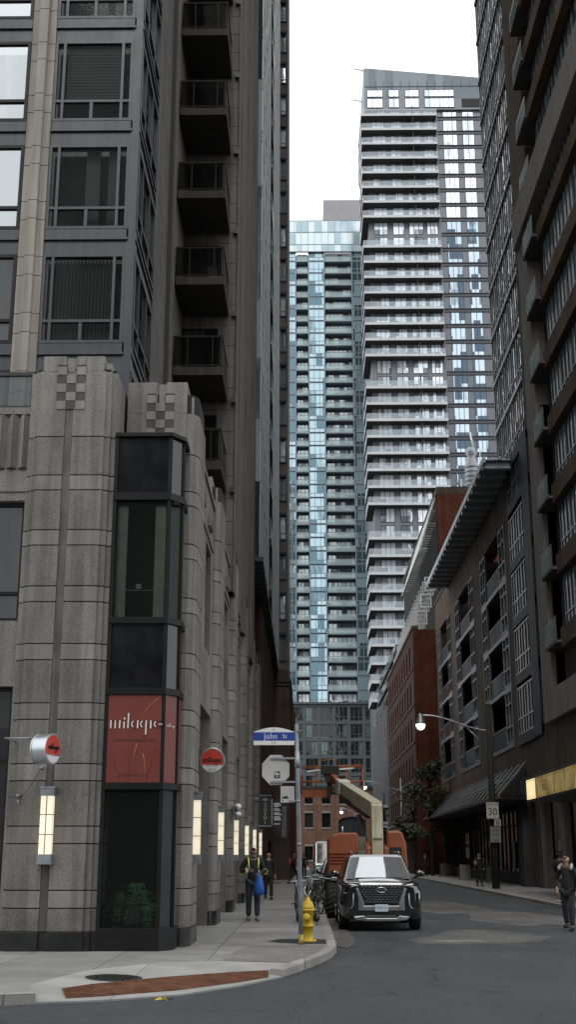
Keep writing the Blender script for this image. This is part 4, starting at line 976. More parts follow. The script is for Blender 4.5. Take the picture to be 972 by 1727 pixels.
# ------------------------------------------------------------------ wall lanterns
def lantern(o, n, w, dpt, axis, label):
    """framed light box, o = bottom centre on the wall, n = outward direction"""
    t = thing('wall_lantern', label, 'wall lantern', o, 'lit lanterns on the granite piers')
    x, y, z = o
    def bx(mb, a, b, c0, c1, z0, z1):
        if axis == 'y': mb.box(x + a, x + b, y - c1, y - c0, z + z0, z + z1)
        else: mb.box(x + c0, x + c1, y + a, y + b, z + z0, z + z1)
    g = MB(); bx(g, -w / 2, w / 2, .0, dpt, .16, 1.16); g.build('diffuser', LAMP, t)
    g = MB(); bx(g, -w / 2 - .015, w / 2 + .015, 0, dpt + .012, 0, .16); bx(g, -w / 2 - .03, w / 2 + .03, 0, dpt + .025, -.01, .02); g.build('bracket', GALV, t)
    g = MB(); bx(g, -w / 2 - .015, w / 2 + .015, 0, dpt + .012, 1.16, 1.31); bx(g, -w / 2 - .03, w / 2 + .03, 0, dpt + .025, 1.29, 1.32)
    g.build('bracket', GALV, t)
    g = MB()
    for zz in (.49, .83): bx(g, -w / 2 - .004, w / 2 + .004, 0, dpt + .004, zz, zz + .012)
    bx(g, -.007, .007, dpt, dpt + .005, .16, 1.16)
    g.build('glazing_bar', M('bronze_bar', (.10, .07, .04), .5, .6), t)
lantern((-4.57, 22.22, 1.58), 0, .21, .2, 'y', 'lit wall lantern on the front of the corner pier below the silver drum sign')
for k, w in enumerate(('nearest lit lantern on the street side, beside the red panel corner', 'second lit lantern along the street wall, below the round red sign', 'third lit lantern along the street wall, below the pale floodlight', 'fourth lit lantern along the street wall, left of the man with the blue bag', 'fifth lit lantern along the street wall, above the cap of the hi-vis man', 'smallest lit lantern on the street wall, last before the brown pilasters')):
    lantern((-2.13, YF[k] + .62, 1.58), 0, .22, .14, 'x', w)

# ------------------------------------------------------------------ round shop signs
def disc_letters(t, o, U, N, s):
    k = MB(); stroke_word(k, k, k, o, U, (0, 0, 1), N, s, thin=.008, depth=.008, wk=1.9); k.build('lettering', INK, t)
ds = thing('drum_sign', 'silver drum sign with a red face fixed to the corner pier on a thin rod', 'shop sign', (-4.48, 21.5, 3.25))
a = R(70); ax = Vector((math.sin(a), -math.cos(a), 0)); u_ = Vector((math.cos(a), math.sin(a), 0)); c = Vector((-4.53, 21.5, 3.51))
def disc(mb, c, ax, u, r, d0, d1, n=36, m=0, cut=None):
    pts = [(math.cos(6.28318 * i / n) * r, math.sin(6.28318 * i / n) * r) for i in range(n)]
    if cut is not None: pts = [p for p in pts if (p[1] > cut[0]) and (p[1] < cut[1])] if cut else pts
    v = [c + u * p[0] + Vector((0, 0, p[1])) + ax * d for d in (d0, d1) for p in pts]; k = len(pts)
    mb.add(v, [tuple(range(k)), tuple(range(2 * k - 1, k - 1, -1))] , m)
    o = len(mb.v) - 2 * k
    for i in range(k): mb.f.append([o + i, o + (i + 1) % k, o + k + (i + 1) % k, o + k + i]); mb.m.append(m); mb.sm.append(False)
g = MB(); disc(g, c, ax, u_, .255, -.15, .15, 48)
for d in (-.15, .132): disc(g, c, ax, u_, .265, d, d + .02, 48)
g.build('drum', M('drum_aluminium', (.55, .58, .62), .35, .85, var=.08), ds)
g = MB(); disc(g, c, ax, u_, .24, .153, .157, 60, 0, (-.10, 1)); g.build('face', REDB, ds)
g = MB(); disc(g, c, ax, u_, .24, .153, .157, 60, 0, (-1, -.10)); g.build('face_base', WHITEP, ds)
disc_letters(ds, c + ax * .157 + Vector((0, 0, .02)), u_, ax, .00062)
g = MB(); g.tube([(-5.25, 21.5, 3.7), (-4.6, 21.5, 3.7)], .014, 8); g.tube([(-5.25, 22.3, 3.7), (-5.25, 21.48, 3.7)], .012, 8); g.build('bracket', GALV, ds); g = MB(); g.tube([(-4.45, 22.25, 3.6), (-4.45, 21.6, 3.6)], .014, 8); g.tube([(-4.45, 22.25, 3.4), (-4.45, 21.6, 3.4)], .014, 8); g.build('bracket', GALV, ds)
rs = thing('round_sign', 'round red and white shop sign hanging over the sidewalk from the granite wall', 'shop sign', (-1.855, 24.9, 3.3))
c = Vector((-1.855, 24.9, 3.56)); ax = Vector((0, -1, 0)); u_ = Vector((1, 0, 0))
g = MB(); disc(g, c, ax, u_, .255, -.09, .03, 48); g.build('drum', M('drum_aluminium', (.55, .58, .62)), rs, bevel=.008)
g = MB(); disc(g, c, ax, u_, .225, .031, .036, 72, 0, (-.09, 1)); g.build('face', REDB, rs)
g = MB(); disc(g, c, ax, u_, .225, .031, .036, 72, 0, (-1, -.09)); g.build('face_base', WHITEP, rs)
disc_letters(rs, c + ax * .036 + Vector((0, 0, .0)), u_, ax, .00067)
g = MB(); text(g, 'CANTINA MEXICANA', .028, c + Vector((0, -.038, -.122))); text(g, 'OPEN DAILY', .026, c + Vector((0, -.038, -.165))) if False else None
g.box(-1.95, -1.76, 24.86, 24.861, 3.39, 3.398); g.build('lettering', M('sign_grey', (.2, .2, .2), .6), rs); g = MB(); g.box(-1.93, -1.78, 24.86, 24.861, 3.365, 3.372); g.build('lettering', M('sign_grey', (.2, .2, .2), .6), rs)
g = MB(); g.tube([(-2.14, 24.92, 3.58), (-2.1, 24.92, 3.58)], .035, 10); g.tube([(-2.14, 24.92, 3.58), (-2.09, 24.92, 3.58)], .018, 8); g.box(-2.15, -2.12, 24.8, 24.9, 3.35, 3.8); g.build('bracket', GALV, rs)
# guy wire fixings on the corner pier
gw = thing('guy_wire', 'thin dark cable strung diagonally across the corner pier left of the lantern', 'cable', (-4.95, 22.1, 2.75))
g = MB(); g.tube([(-4.7, 22.1, 3.24), (-4.98, 22.08, 2.78), (-5.1, 22.1, 2.72)], .006, 6); g.tube([(-5.1, 22.1, 2.72), (-5.5, 22.2, 2.72)], .005, 6); g.build('cable', INK, gw)
g = MB(); g.box(-4.74, -4.68, 22.06, 22.22, 3.22, 3.26); g.box(-5.13, -5.07, 22.06, 22.3, 2.73, 2.77); g.ball((-5.1, 22.1, 2.64), (.02, .02, .035), 8); g.build('fixing', GALV, gw)
fl = thing('flood_light', 'pale twin floodlight on the edge of the third granite pier', 'floodlight', (-2.0, 37.6, 2.9))
g = MB(); g.ball((-1.98, 37.2, 3.12), (.1, .13, .09), 14); g.ball((-1.98, 37.2, 2.9), (.1, .13, .08), 14); g.build('lamp_head', WHITEP, fl)
g = MB(); g.box(-2.14, -2.02, 37.3, 37.4, 2.9, 3.15); g.tube([(-2.0, 37.3, 2.88), (-2.0, 37.3, 3.14)], .03, 8); g.build('bracket', GALV, fl)

# ------------------------------------------------------------------ blade signs further along
ss = thing('blade_sign', 'dark vertical hanging sign reading SUSHI in pale letters', 'shop sign', (-1.63, 52, 2.92))
g = MB(); g.box(-1.87, -1.4, 52, 52.1, 2.92, 4.12); g.build('panel', M('sign_charcoal', (.028, .028, .032), .5), ss)
g = MB(); g.box(-1.89, -1.38, 51.98, 52.12, 4.12, 4.15); g.box(-1.89, -1.38, 51.98, 52.12, 2.87, 2.92); g.box(-2.2, -1.87, 52.03, 52.08, 4.0, 4.05); g.box(-1.385, -1.33, 52.02, 52.08, 2.9, 4.0); g.build('frame', GALV, ss)
g = MB()
for i, ch in enumerate('SUSHI'): text(g, ch, .21, (-1.635, 51.99, 3.74 - i * .175))
o = (-1.635, 51.99, 3.96); g.tube([(o[0] - .14, o[1], o[2]), (o[0], o[1], o[2] + .06), (o[0] + .14, o[1], o[2]), (o[0], o[1], o[2] - .06), (o[0] - .14, o[1], o[2])], .008, 5); g.ball((o[0], o[1], o[2]), (.06, .01, .025), 8)
g.build('lettering', M('sign_pale', (.5, .5, .5), .5), ss)
sl = thing('tenant_sign', 'dark hanging sign with stacked rows of small white writing right of the SUSHI sign', 'sign', (-1.15, 53, 2.9))
g = MB(); g.box(-1.36, -.93, 53, 53.06, 2.86, 3.98); g.box(-2.2, -1.36, 53.0, 53.05, 3.9, 3.95); g.build('panel', M('sign_charcoal', (.028, .028, .032), .5), sl)
g = MB(); random.seed(5)
for z, n in ((3.82, 1), (3.76, 2), (3.70, 1), (3.6, 1), (3.54, 2), (3.43, 1), (3.37, 2), (3.27, 2), (3.21, 2), (3.15, 2), (2.98, 2)):
    x = -1.28
    for i in range(3 + n * 2):
        w = random.uniform(.02, .045); g.box(x, x + w, 52.985, 52.998, z, z + .045); x += w + .008
for z in (3.82, 3.6, 3.43, 3.27): g.box(-1.335, -1.31, 52.985, 52.998, z, z + .03)
g.build('lettering', M('sign_white', (.75, .72, .66)), sl)
aw = thing('fabric_canopy', 'small dark door canopy on the brown pilaster wall beyond the hanging signs', 'canopy', (-1.6, 76, 2.6))
g = MB(); g.prism([(-2.12, 3.0), (-1.2, 2.62), (-1.2, 2.5), (-2.12, 2.5)], 'y', 73, 79); g.build('canopy', INK, aw)
vb = thing('banner', 'tall pale narrow banner hung on the left wall beyond the SUSHI sign', 'banner', (-1.2, 80, 3))
g = MB(); g.box(-1.42, -1.12, 78, 78.05, 2.8, 4.6); g.build('cloth', M('banner_cloth', (.17, .175, .175), .8, var=.3), vb); g = MB(); g.box(-2.1, -1.1, 78, 78.05, 4.6, 4.66); g.build('rod', GALV, vb)

# ------------------------------------------------------------------ street sign pole
POLE = M('pole_steel', (.20, .225, .245), .45, .5, var=.2, vscale=6)
sp_ = thing('sign_pole', 'leaning grey steel street sign pole beside the yellow hydrant', 'sign pole', (-.07, 24.0, .12))
def polex(z): return -.07 - .08 * (z - .12) / 4.07
g = MB(); g.tube([(polex(z), 24.0, z) for z in (.12, 1., 2., 3., 4.2)], .043, 12); g.build('pole', POLE, sp_)
g = MB(); g.tube([(polex(.1), 24, .12), (polex(.3), 24, .30)], .05, 12); g.build('sleeve', M('yellow_scuff', (.35, .30, .07), .7, var=.5, vscale=12), sp_)
g = MB()
for z in (1.9, 2.7, 3.62): g.lathe([(.048, z), (.048, z + .05)], (polex(z), 24, 0), 12)
g.lathe([(.05, 3.35), (.054, 3.45), (.05, 3.66)], (polex(3.5), 24, 0), 12); g.box(-.13, -.04, 23.93, 23.97, 4.05, 4.08)
g.build('clamp', GALV, sp_)
jn = thing('street_name_sign', 'blue and white street name blade with arched top on the steel pole', 'street sign', (-.6, 24, 3.79))
BLUE = M('sign_blue', (.022, .06, .28), .4, var=.06)
x0, x1 = -.99, -.19; n = 16
arch = [(x0 + (x1 - x0) * i / n, 4.045 + .085 * math.sin(math.pi * i / n)) for i in range(n + 1)]
g = MB(); g.prism([(x0, 3.79), (x1, 3.79)] + arch[::-1], 'y', 23.975, 24.0); g.build('plate', WHITEP, jn)
g = MB(); g.box(x0 - .003, x1 + .002, 23.971, 24.003, 3.875, 4.035); g.build('band', BLUE, jn)
g = MB(); text(g, 'John', .155, (-.655, 23.968, 3.955), sx=.86, spacing=1.1); text(g, 'St', .12, (-.38, 23.968, 3.955), sx=.86, spacing=1.1); g.build('lettering', WHITEP, jn)
g = MB(); text(g, '1E', .055, (-.6, 23.972, 4.08)); g.build('lettering', M('sign_grey', (.2, .2, .2)), jn); g = MB(); text(g, '50', .07, (-.6, 23.972, 3.832), spacing=1.4); g.build('lettering', M('sign_grey', (.2, .2, .2)), jn)
g = MB(); g.box(-.2, -.1, 23.98, 24.01, 3.85, 4.0); g.build('bracket', GALV, jn)
st = thing('stop_sign', 'back of an octagonal stop sign, bare pale metal with stickers, on the steel pole', 'road sign', (-.57, 24, 3.05))
c = (-.555, 3.32); ro = .31; rot_ = R(22.5)
g = MB(); g.prism([(c[0] + .93 * ro * math.cos(rot_ + math.pi / 4 * k), c[1] + ro * math.sin(rot_ + math.pi / 4 * k)) for k in range(8)], 'y', 24.06, 24.066); g.build('plate', M('bare_aluminium', (.50, .50, .485), .5, .25, var=.08, vscale=2.5), st)
for zz in (3.54, 3.09): g = MB(); g.bar((-.66, 24.045, zz), (-.1, 24.02, zz), .03, .035); g.build('bracket', GALV, st)
g = MB(); g.box(-.585, -.475, 24.05, 24.058, 3.17, 3.29); g.box(-.58, -.53, 24.05, 24.058, 3.525, 3.555); g.box(-.58, -.53, 24.05, 24.058, 3.075, 3.105); g.build('sticker', INK, st)
g = MB()
for x, z, w, h in ((-.575, 3.245, .09, .012), (-.575, 3.225, .035, .012), (-.53, 3.225, .045, .012), (-.56, 3.195, .06, .012), (-.575, 3.265, .05, .012)): g.box(x, x + w, 24.044, 24.05, z, z + h)
g.build('sticker_print', WHITEP, st)
sp2 = thing('small_plate', 'small blank pale plate with scribbled graffiti hung under the stop sign', 'road sign', (-.33, 24, 2.7))
g = MB(); g.box(-.46, -.19, 24.05, 24.055, 2.70, 3.01); g.build('plate', M('bare_aluminium', (.5, .5, .485)), sp2, bevel=.002)
g = MB(); pts = [(-.37 + .09 * math.sin(i * 1.9) * (1 - i / 40) , 24.046, 2.78 + .04 * math.sin(i * 3.1) + .0015 * i) for i in range(22)]; g.tube(pts, .0035, 5); g.ball((-.42, 24.046, 2.74), .013, 6); g.build('graffiti', INK, sp2)
g = MB(); g.bar((-.3, 24.04, 2.73), (-.1, 24.02, 2.73), .02, .03); g.build('bracket', GALV, sp2)

# ------------------------------------------------------------------ hydrant
HY = M('hydrant_yellow', (.58, .40, .035), .4, var=.12, vscale=6, bmp=.15, bscale=25)
hy = thing('fire_hydrant', 'yellow fire hydrant with a domed cap on the asphalt patch', 'fire hydrant', (.06, 24.8, .12))
B = lambda prof: [(r, z + .12) for r, z in prof]
g = MB(); g.lathe(B([(.13, 0), (.17, .005), (.17, .03), (.115, .035), (.105, .06), (.105, .27), (.135, .275), (.135, .31), (.11, .315), (.115, .34), (.118, .56), (.15, .57), (.15, .60), (.12, .605)]), (.06, 24.8, 0), 24); 
for k in range(8): a = k * .785; g.box(.06 + .15 * math.cos(a) - .012, .06 + .15 * math.cos(a) + .012, 24.8 + .15 * math.sin(a) - .012, 24.8 + .15 * math.sin(a) + .012, .15, .175)
g.build('barrel', HY, hy)
g = MB(); g.lathe(B([(.125, .605), (.12, .64), (.10, .70), (.072, .745), (.05, .755), (.05, .80), (.028, .805), (.028, .84)]), (.06, 24.8, 0), 24)
for k in range(8): a = k * .785; g.bar((.06 + .124 * math.cos(a), 24.8 + .124 * math.sin(a), .74), (.06 + .07 * math.cos(a), 24.8 + .07 * math.sin(a), .87), .02, .02)
g.build('bonnet', HY, hy)
g = MB(); g.lathe([(.06, -.10), (.06, -.15), (.078, -.15), (.078, -.18), (.03, -.185), (.03, -.21)], (.03, 24.8, .57), 16, 'y'); g.build('outlet_cap', HY, hy)
g = MB(); g.lathe([(.055, .1), (.055, .15), (.075, .15), (.075, .2), (.04, .205), (.04, .23)], (.06, 24.8, .55), 16, 'x'); g.tube([(.26, 24.78, .5), (.24, 24.76, .42), (.2, 24.74, .47)], .008, 6); g.build('side_cap', INK, hy)
g = MB(); g.tube([(.05, 24.78, .95), (.0, 24.78, 1.02), (-.01, 24.78, 1.1), (.02, 24.78, 1.13)], .011, 6); g.tube([(.06, 24.78, .95), (.1, 24.78, 1.03), (.13, 24.78, 1.06)], .011, 6); g.build('ribbon', WHITEP, hy)

# ------------------------------------------------------------------ cars
PAINTB = M('car_paint_black', (.006, .006, .007), .12, .0, var=.1, coat=1.)
TYRE = M('tyre', (.014, .014, .014), .85, bmp=.3); CHROME = M('chrome', (.62, .63, .64), .18, 1., var=.04); SATIN = M('satin_silver', (.42, .43, .44), .35, .9, var=.06)
WSHIELD = glass('windscreen', (.50, .52, .53), (.50, .52, .53), .8, .3, (9, 9, 9), .03, .02)
LITE = M('headlight_clear', (.75, .77, .78), .1, .4, var=.1)
def loft(mb, secs, m=0):
    """secs: (y, [(x,z)...]) half profile bottom centre to top centre, mirrored"""
    rings = []
    for y, h in secs: rings.append([(x, y, z) for x, z in h] + [(-x, y, z) for x, z in h[-2:0:-1]])
    n = len(rings[0]); v = [p for r in rings for p in r]; f = [(i * n + k, i * n + (k + 1) % n, (i + 1) * n + (k + 1) % n, (i + 1) * n + k) for i in range(len(rings) - 1) for k in range(n)]
    mb.add(v, f, m, True); o = len(mb.v) - len(v)
    mb.f += [[o + k for k in range(n)][::-1], [o + (len(rings) - 1) * n + k for k in range(n)]]; mb.m += [m, m]; mb.sm += [False, False]
def wheel(parent, x, y, r, w, rim):
    s = 1 if x > 0 else -1
    g = MB(); g.lathe([(r * .66, -w / 2), (r * .93, -w / 2), (r, -w * .36), (r, w * .36), (r * .93, w / 2), (r * .66, w / 2)], (x, y, r), 28, 'x'); t = g.build('wheel', TYRE, parent)
    g = MB(); xo = x + s * w * .42
    for k in range(5): a = k * 1.2566 + .3; g.bar((xo, y, r), (xo, y + r * .62 * math.cos(a), r + r * .62 * math.sin(a)), .05, .09)
    g.lathe([(r * .6, -.01), (r * .67, -.01), (r * .67, .02), (r * .6, .02)], (xo, y, r), 24, 'x'); g.lathe([(.06, -.03), (.06, .03)], (xo, y, r), 12, 'x'); g.build('rim', rim, t)
def sec(y, w, zb, zm, zs, zt, zc): return (y, [(0, zb), (w * .85, zb), (w * .96, zb + .08), (w, zm), (w * .99, zs), (w * .95, zt - .03), (w * .84, zt + .01), (w * .45, zc), (0, zc + .012)])
def car(name, label, cat, paint, L_, W_, Hh, hood=1.1, van=False, group=None, screen=None):
    t = thing(name, label, cat, (0, 0, 0), group)
    w = W_ / 2; k = hood
    g = MB(); loft(g, [sec(0, w * .80, .36, .62, .84, k - .11, k - .08), sec(.05, w * .90, .30, .62, .86, k - .085, k - .045), sec(.16, w * .965, .27, .62, .87, k - .06, k - .01), sec(.5, w * .99, .25, .62, .88, k - .03, k + .03), sec(1.2, w, .25, .62, .9, k, k + .06),
                       sec(2.4, w, .25, .62, .92, k + .01, k + .06), sec(L_ - .5, w * .99, .27, .65, .93, k + .02, k + .06), sec(L_ - .1, w * .93, .34, .68, .93, k, k + .03), sec(L_, w * .82, .4, .7, .92, k - .06, k - .03)])
    g.build('body', paint, t)
    yb, yt = (.55, 1.0) if van else (1.15, 2.0); zt = Hh - .04; tw = w * (.88 if van else .70)
    base = [(-w * .90, yb), (w * .90, yb), (w * .93, L_ - .12), (-w * .93, L_ - .12)]; top = [(-tw, yt), (tw, yt), (tw, L_ - .45), (-tw, L_ - .45)]
    g = MB(); zb = k - .02; mid = [(x * .985, y + (.02 if y < 2 else -.05)) for x, y in top]
    P0 = [(*p, zb) for p in base]; P1 = [(*p, zt - .03) for p in top]; P2 = [(x * .93, y + (.14 if y < L_ / 2 else -.1), zt + .03) for x, y in top]
    g.add(P0 + P1 + P2, [(0, 1, 5, 4), (1, 2, 6, 5), (2, 3, 7, 6), (3, 0, 4, 7), (4, 5, 9, 8), (5, 6, 10, 9), (6, 7, 11, 10), (7, 4, 8, 11), (8, 9, 10, 11)])
    cab = g.build('roof', paint, t, bevel=.03)
    def panel(i, j, a0, a1, b0, b1, name, mat, off):
        A, Bq = Vector(P0[i]), Vector(P0[j]); C, D = Vector(P1[i]), Vector(P1[j])
        def q(u, v_): return (A * (1 - u) + Bq * u) * (1 - v_) + (C * (1 - u) + D * u) * v_
        nrm = (Bq - A).cross(C - A).normalized() * off
        g = MB(); n = 8; v = [q(a0 + (a1 - a0) * u / n, b0 + (b1 - b0) * vv / n) + nrm * (1 + (2.2 * (1 - (2 * u / n - 1) ** 2) if name == 'windscreen' else 0)) for u in range(n + 1) for vv in range(n + 1)]
        g.add(v, [(u * (n + 1) + vv, (u + 1) * (n + 1) + vv, (u + 1) * (n + 1) + vv + 1, u * (n + 1) + vv + 1) for u in range(n) for vv in range(n)], 0, True); return g.build(name, mat, t, recalc=False)
    panel(0, 1, .05, .95, .08, .96, 'windscreen', screen or OPAQ, .014)
    for i, j in ((1, 2), (3, 0)):
        for a0, a1 in ((.08, .40), (.43, .70), (.73, .94)): 
            if i == 3: a0, a1 = 1 - a1, 1 - a0
            panel(i, j, a0, a1, .14, .9, 'side_window', OPAQ, .006)
    for s in (-1, 1):
        g = MB(); g.ball((s * (w + .07), yb + .32, k + .17), (.12, .07, .085), 14); g.bar((s * (w * .92), yb + .34, k + .06), (s * (w + .03), yb + .34, k + .12), .05, .05); g.build('mirror', paint, t)
    for y in (.92, L_ - 1.0):
        for s in (-1, 1): wheel(t, s * (w - .13), y, .37, .25, SATIN)
    return t
suv = car('parked_suv', 'glossy black suv with a chrome cell grille parked facing the camera', 'car', PAINTB, 4.98, 1.98, 1.75, 1.12, screen=WSHIELD)
g = MB()
def gx(z): return .40 + (z - .63) / .40 * .15
g.prism([(-.40, .63), (.40, .63), (.55, .98), (.52, 1.03), (-.52, 1.03), (-.55, .98)], 'y', -.035, .05); g.build('grille', INK, suv)
g = MB()
for r in range(7):
    z = .655 + r * .055; hw = gx(z) - .03; n = 12; off = .5 if r % 2 else 0
    for i in range(-n, n + 1):
        x = (i + off) * .088
        if abs(x) < hw - .02: g.prism([(x - .030, z), (x + .030, z), (x + .034, z + .014), (x + .026, z + .030), (x - .026, z + .030), (x - .034, z + .014)], 'y', -.055, -.036)
tag(g.build('grille_cell', CHROME, suv), kind='stuff')
g = MB(); 
g.prism([(-.60, .96), (-.55, .99), (-.41, .63), (-.41, .58), (.41, .58), (.41, .63), (.55, .99), (.60, .96), (.545, .76), (.545, .47), (-.545, .47), (-.545, .76)], 'y', -.05, .02); g.build('grille_surround', SATIN, suv, bevel=.01)
g = MB(); g.prism([(-.53, 1.03), (.53, 1.03), (.5, 1.075), (-.5, 1.075)], 'y', -.04, .06); g.build('hood_lip', CHROME, suv, bevel=.008)
g = MB(); g.tube([(.11 * math.cos(6.283 * i / 24), -.062, .935 + .058 * math.sin(6.283 * i / 24)) for i in range(25)], .009, 6)
g.bar((-.045, -.062, .895), (-.025, -.062, .975), .014, .014); g.bar((.025, -.062, .895), (.05, -.062, .975), .014, .014); g.bar((-.04, -.062, .925), (.045, -.062, .945), .014, .014); g.build('emblem', CHROME, suv)
g = MB(); g.box(-.155, .155, -.075, -.058, .45, .61); pl = g.build('licence_plate', M('plate_white', (.55, .62, .68), .4, var=.05), suv, bevel=.004)
g = MB(); text(g, 'CHMD 110', .088, (0, -.078, .53), sx=.62); g.build('lettering', M('plate_blue', (.06, .11, .28), .5), pl)
g = MB(); pts = [(-.66, .33), (-.42, .36), (-.36, .305), (.36, .305), (.42, .36), (.66, .33), (.6, .26), (.3, .235), (-.3, .235), (-.6, .26)]; g.prism(pts, 'y', -.05, .05); g.build('skid_plate', SATIN, suv, bevel=.012)
g = MB(); g.prism([(-.5, .37), (.5, .37), (.54, .465), (-.54, .465)], 'y', -.03, .03); g.build('air_intake', INK, suv)
for s in (-1, 1):
    g = MB(); g.prism([(s * .62, .50), (s * .86, .52), (s * .90, .88), (s * .66, .86)], 'y', -.005 + .02, .1); hl = g.build('headlight', OPAQ, suv, bevel=.01)
    g = MB(); g.tube([(s * .655, .005, .86), (s * .665, .0, .62), (s * .69, .0, .54), (s * .75, .005, .515)], .016, 6)
    for z in (.62, .74): g.ball((s * .77, .03, z), (.055, .03, .045), 10)
    g.build('light_strip', M('strip_grey', (.35, .36, .37), .3, .5), hl)
    g = MB(); g.tube([(s * .58, .03, 1.03), (s * .74, .09, 1.055), (s * .87, .17, .985)], [.02, .026, .012], 8); g.build('running_light', LITE, suv)
    g = MB(); g.tube([(s * .60, 2.15, 1.77), (s * .62, 2.35, 1.81), (s * .62, 4.2, 1.81), (s * .6, 4.4, 1.77)], .018, 8); g.build('roof_rail', CHROME, suv)
g = MB(); g.tube([(0, 4.3, 1.76), (0, 4.5, 1.88)], .012, 6); g.build('antenna', INK, suv)
g = MB(); g.bar((-.55, 1.2, 1.185), (.1, 1.14, 1.19), .02, .02); g.bar((0, 1.2, 1.185), (.6, 1.15, 1.19), .02, .02); g.build('wiper', INK, suv)
suv.location = (1.81, 30.1, 0)
c2 = car('parked_car', 'white parked car half hidden behind the orange lift by the left kerb', 'car', M('car_paint_white', (.45, .47, .48), .2, coat=.8), 4.6, 1.85, 1.62, 1.0)
c2.location = (1.55, 52, 0)
g = MB(); g.prism([(-.4, .5), (.4, .5), (.5, .8), (-.5, .8)], 'y', -.02, .05); g.build('grille', INK, c2)
c3 = car('parked_van', 'pale blue van parked farthest along the left kerb', 'van', M('van_paint_blue', (.26, .36, .40), .3, coat=.6), 5.4, 2.0, 2.45, 1.25, True)
c3.location = (1.45, 66, 0)
g = MB(); g.prism([(-.5, .55), (.5, .55), (.55, .9), (-.55, .9)], 'y', -.02, .05); g.build('grille', INK, c3)
c4 = car('parked_car', 'black parked car seen between the bicycles and the orange lift', 'car', PAINTB, 4.7, 1.85, 1.6, 1.0); c4.location = (1.5, 43.5, 0)
g = MB(); g.prism([(-.4, .5), (.4, .5), (.5, .8), (-.5, .8)], 'y', -.02, .05); g.build('grille', INK, c4)

# ------------------------------------------------------------------ boom lift
ORG = M('lift_orange', (.22, .058, .021), .5, var=.15, vscale=2.5, bmp=.1); CREAM = M('lift_cream', (.44, .41, .29), .5, var=.12, vscale=2, streak=.25)
BL = thing('boom_lift', 'orange and cream boom lift with a raised arm standing behind the black suv', 'lift', (1.85, 38.2, 0))
g = MB(); g.box(1.15, 2.55, 36.2, 39.8, .5, .95); g.box(.95, 2.75, 36.1, 36.5, .5, .8); g.box(.95, 2.75, 39.2, 39.6, .5, .8); g.lathe([(.7, .95), (.7, 1.12)], (1.85, 38, 0), 24); g.build('chassis', CREAM, BL, bevel=.03)
for x in (.83, 2.87):
    for y in (36.35, 39.45):
        g = MB(); g.lathe([(.25, -.19), (.44, -.19), (.48, -.13), (.48, .13), (.44, .19), (.25, .19)], (x, y, .48), 26, 'x')
        for k in range(22):
            a = k * .2856; ca, sa = math.cos(a), math.sin(a)
            for sd in (-1, 1): g.bar((x + sd * .01, y + ca * .475, .48 + sa * .475), (x + sd * .185, y + math.cos(a + .1) * .475, .48 + math.sin(a + .1) * .475), .05, .05)
        t = g.build('wheel', TYRE, BL); g = MB(); g.lathe([(.24, -.16), (.24, .16), (.1, .2)], (x, y, .48), 18, 'x'); g.build('rim', CREAM, t)
def hood(x0, x1, y0, y1, z0, z1, r=.2):
    g = MB(); pr = [(x0, z0), (x1, z0), (x1, z1 - r * .3), (x1 - r * .3, z1), (x0 + r * 1.6, z1 - .0), (x0 + r * .5, z1 - r * .35), (x0, z1 - r)]
    g.prism(pr, 'y', y0, y1); return g
h = hood(.70, 1.58, 36.7, 39.6, 1.15, 2.36).build('engine_hood', ORG, BL, bevel=.07)
g = MB()
for i in range(4): g.box(.72, 1.5, 36.66, 36.7, 1.5 + i * .09, 1.53 + i * .09)
g.build('vent', M('lift_orange_dark', (.2, .045, .012), .6), h)
g = MB(); g.tube([(1.13, 37.2, 2.36), (1.13, 37.2, 2.55)], .02, 8); g.build('beacon', LITE, h)
h = MB().prism([(2.4, 1.15), (3.02, 1.15), (2.98, 2.0), (2.88, 2.34), (2.78, 2.42), (2.4, 2.42)], 'y', 36.7, 39.4).build('side_hood', ORG, BL, bevel=.06)
g = MB(); g.box(2.47, 2.83, 36.66, 36.69, 1.25, 1.95); g.build('vent', INK, h)
g = MB(); g.box(1.58, 1.8, 36.9, 38.4, 1.15, 2.25); g.lathe([(.2, -.25), (.2, .25)], (1.68, 36.95, 1.7), 16, 'y'); g.build('pump_housing', M('lift_grey', (.12, .11, .09), .6, var=.3), BL)
for x0, x1 in ((1.78, 1.95), (2.32, 2.5)): g = MB(); g.prism([(36.6, 1.2), (37.6, 1.2), (37.5, 2.05), (37.0, 2.12), (36.7, 1.95)], 'x', x0, x1); g.build('turret_bracket', ORG, BL, bevel=.04)
g = MB(); g.box(1.78, 2.5, 36.75, 38.6, 1.15, 1.75); g.build('turntable', ORG, BL, bevel=.04)
tw = MB().prism([(36.7, 1.55), (37.25, 1.55), (37.35, 3.0), (37.2, 3.24), (36.85, 3.16)], 'x', 1.97, 2.31).build('tower_boom', CREAM, BL, bevel=.03)
g = MB(); g.box(2.0, 2.28, 36.71, 36.74, 1.6, 1.66); g.box(2.0, 2.28, 36.7, 36.74, 2.2, 2.22); g.ball((2.03, 36.79, 2.32), .014, 6); g.ball((2.25, 36.79, 2.32), .014, 6); g.build('cover_plate', M('lift_cream_dark', (.2, .185, .13), .6), tw)
g = MB(); g.bar((2.14, 37.05, 3.02), (1.36, 44.3, 4.06), .34, .46); g.build('main_boom', CREAM, BL, bevel=.02)
g = MB(); g.bar((1.96, 38.0, 2.9), (1.3, 43.9, 3.72), .16, .2); g.bar((1.85, 37.5, 1.9), (1.72, 39.6, 2.9), .15, .15); g.build('lift_cylinder', DARKM, BL)
g = MB(); g.bar((1.42, 43.8, 4.0), (1.33, 44.7, 4.12), .42, .5); g.build('boom_nose', M('lift_white', (.55, .53, .5), .5), BL, bevel=.03)
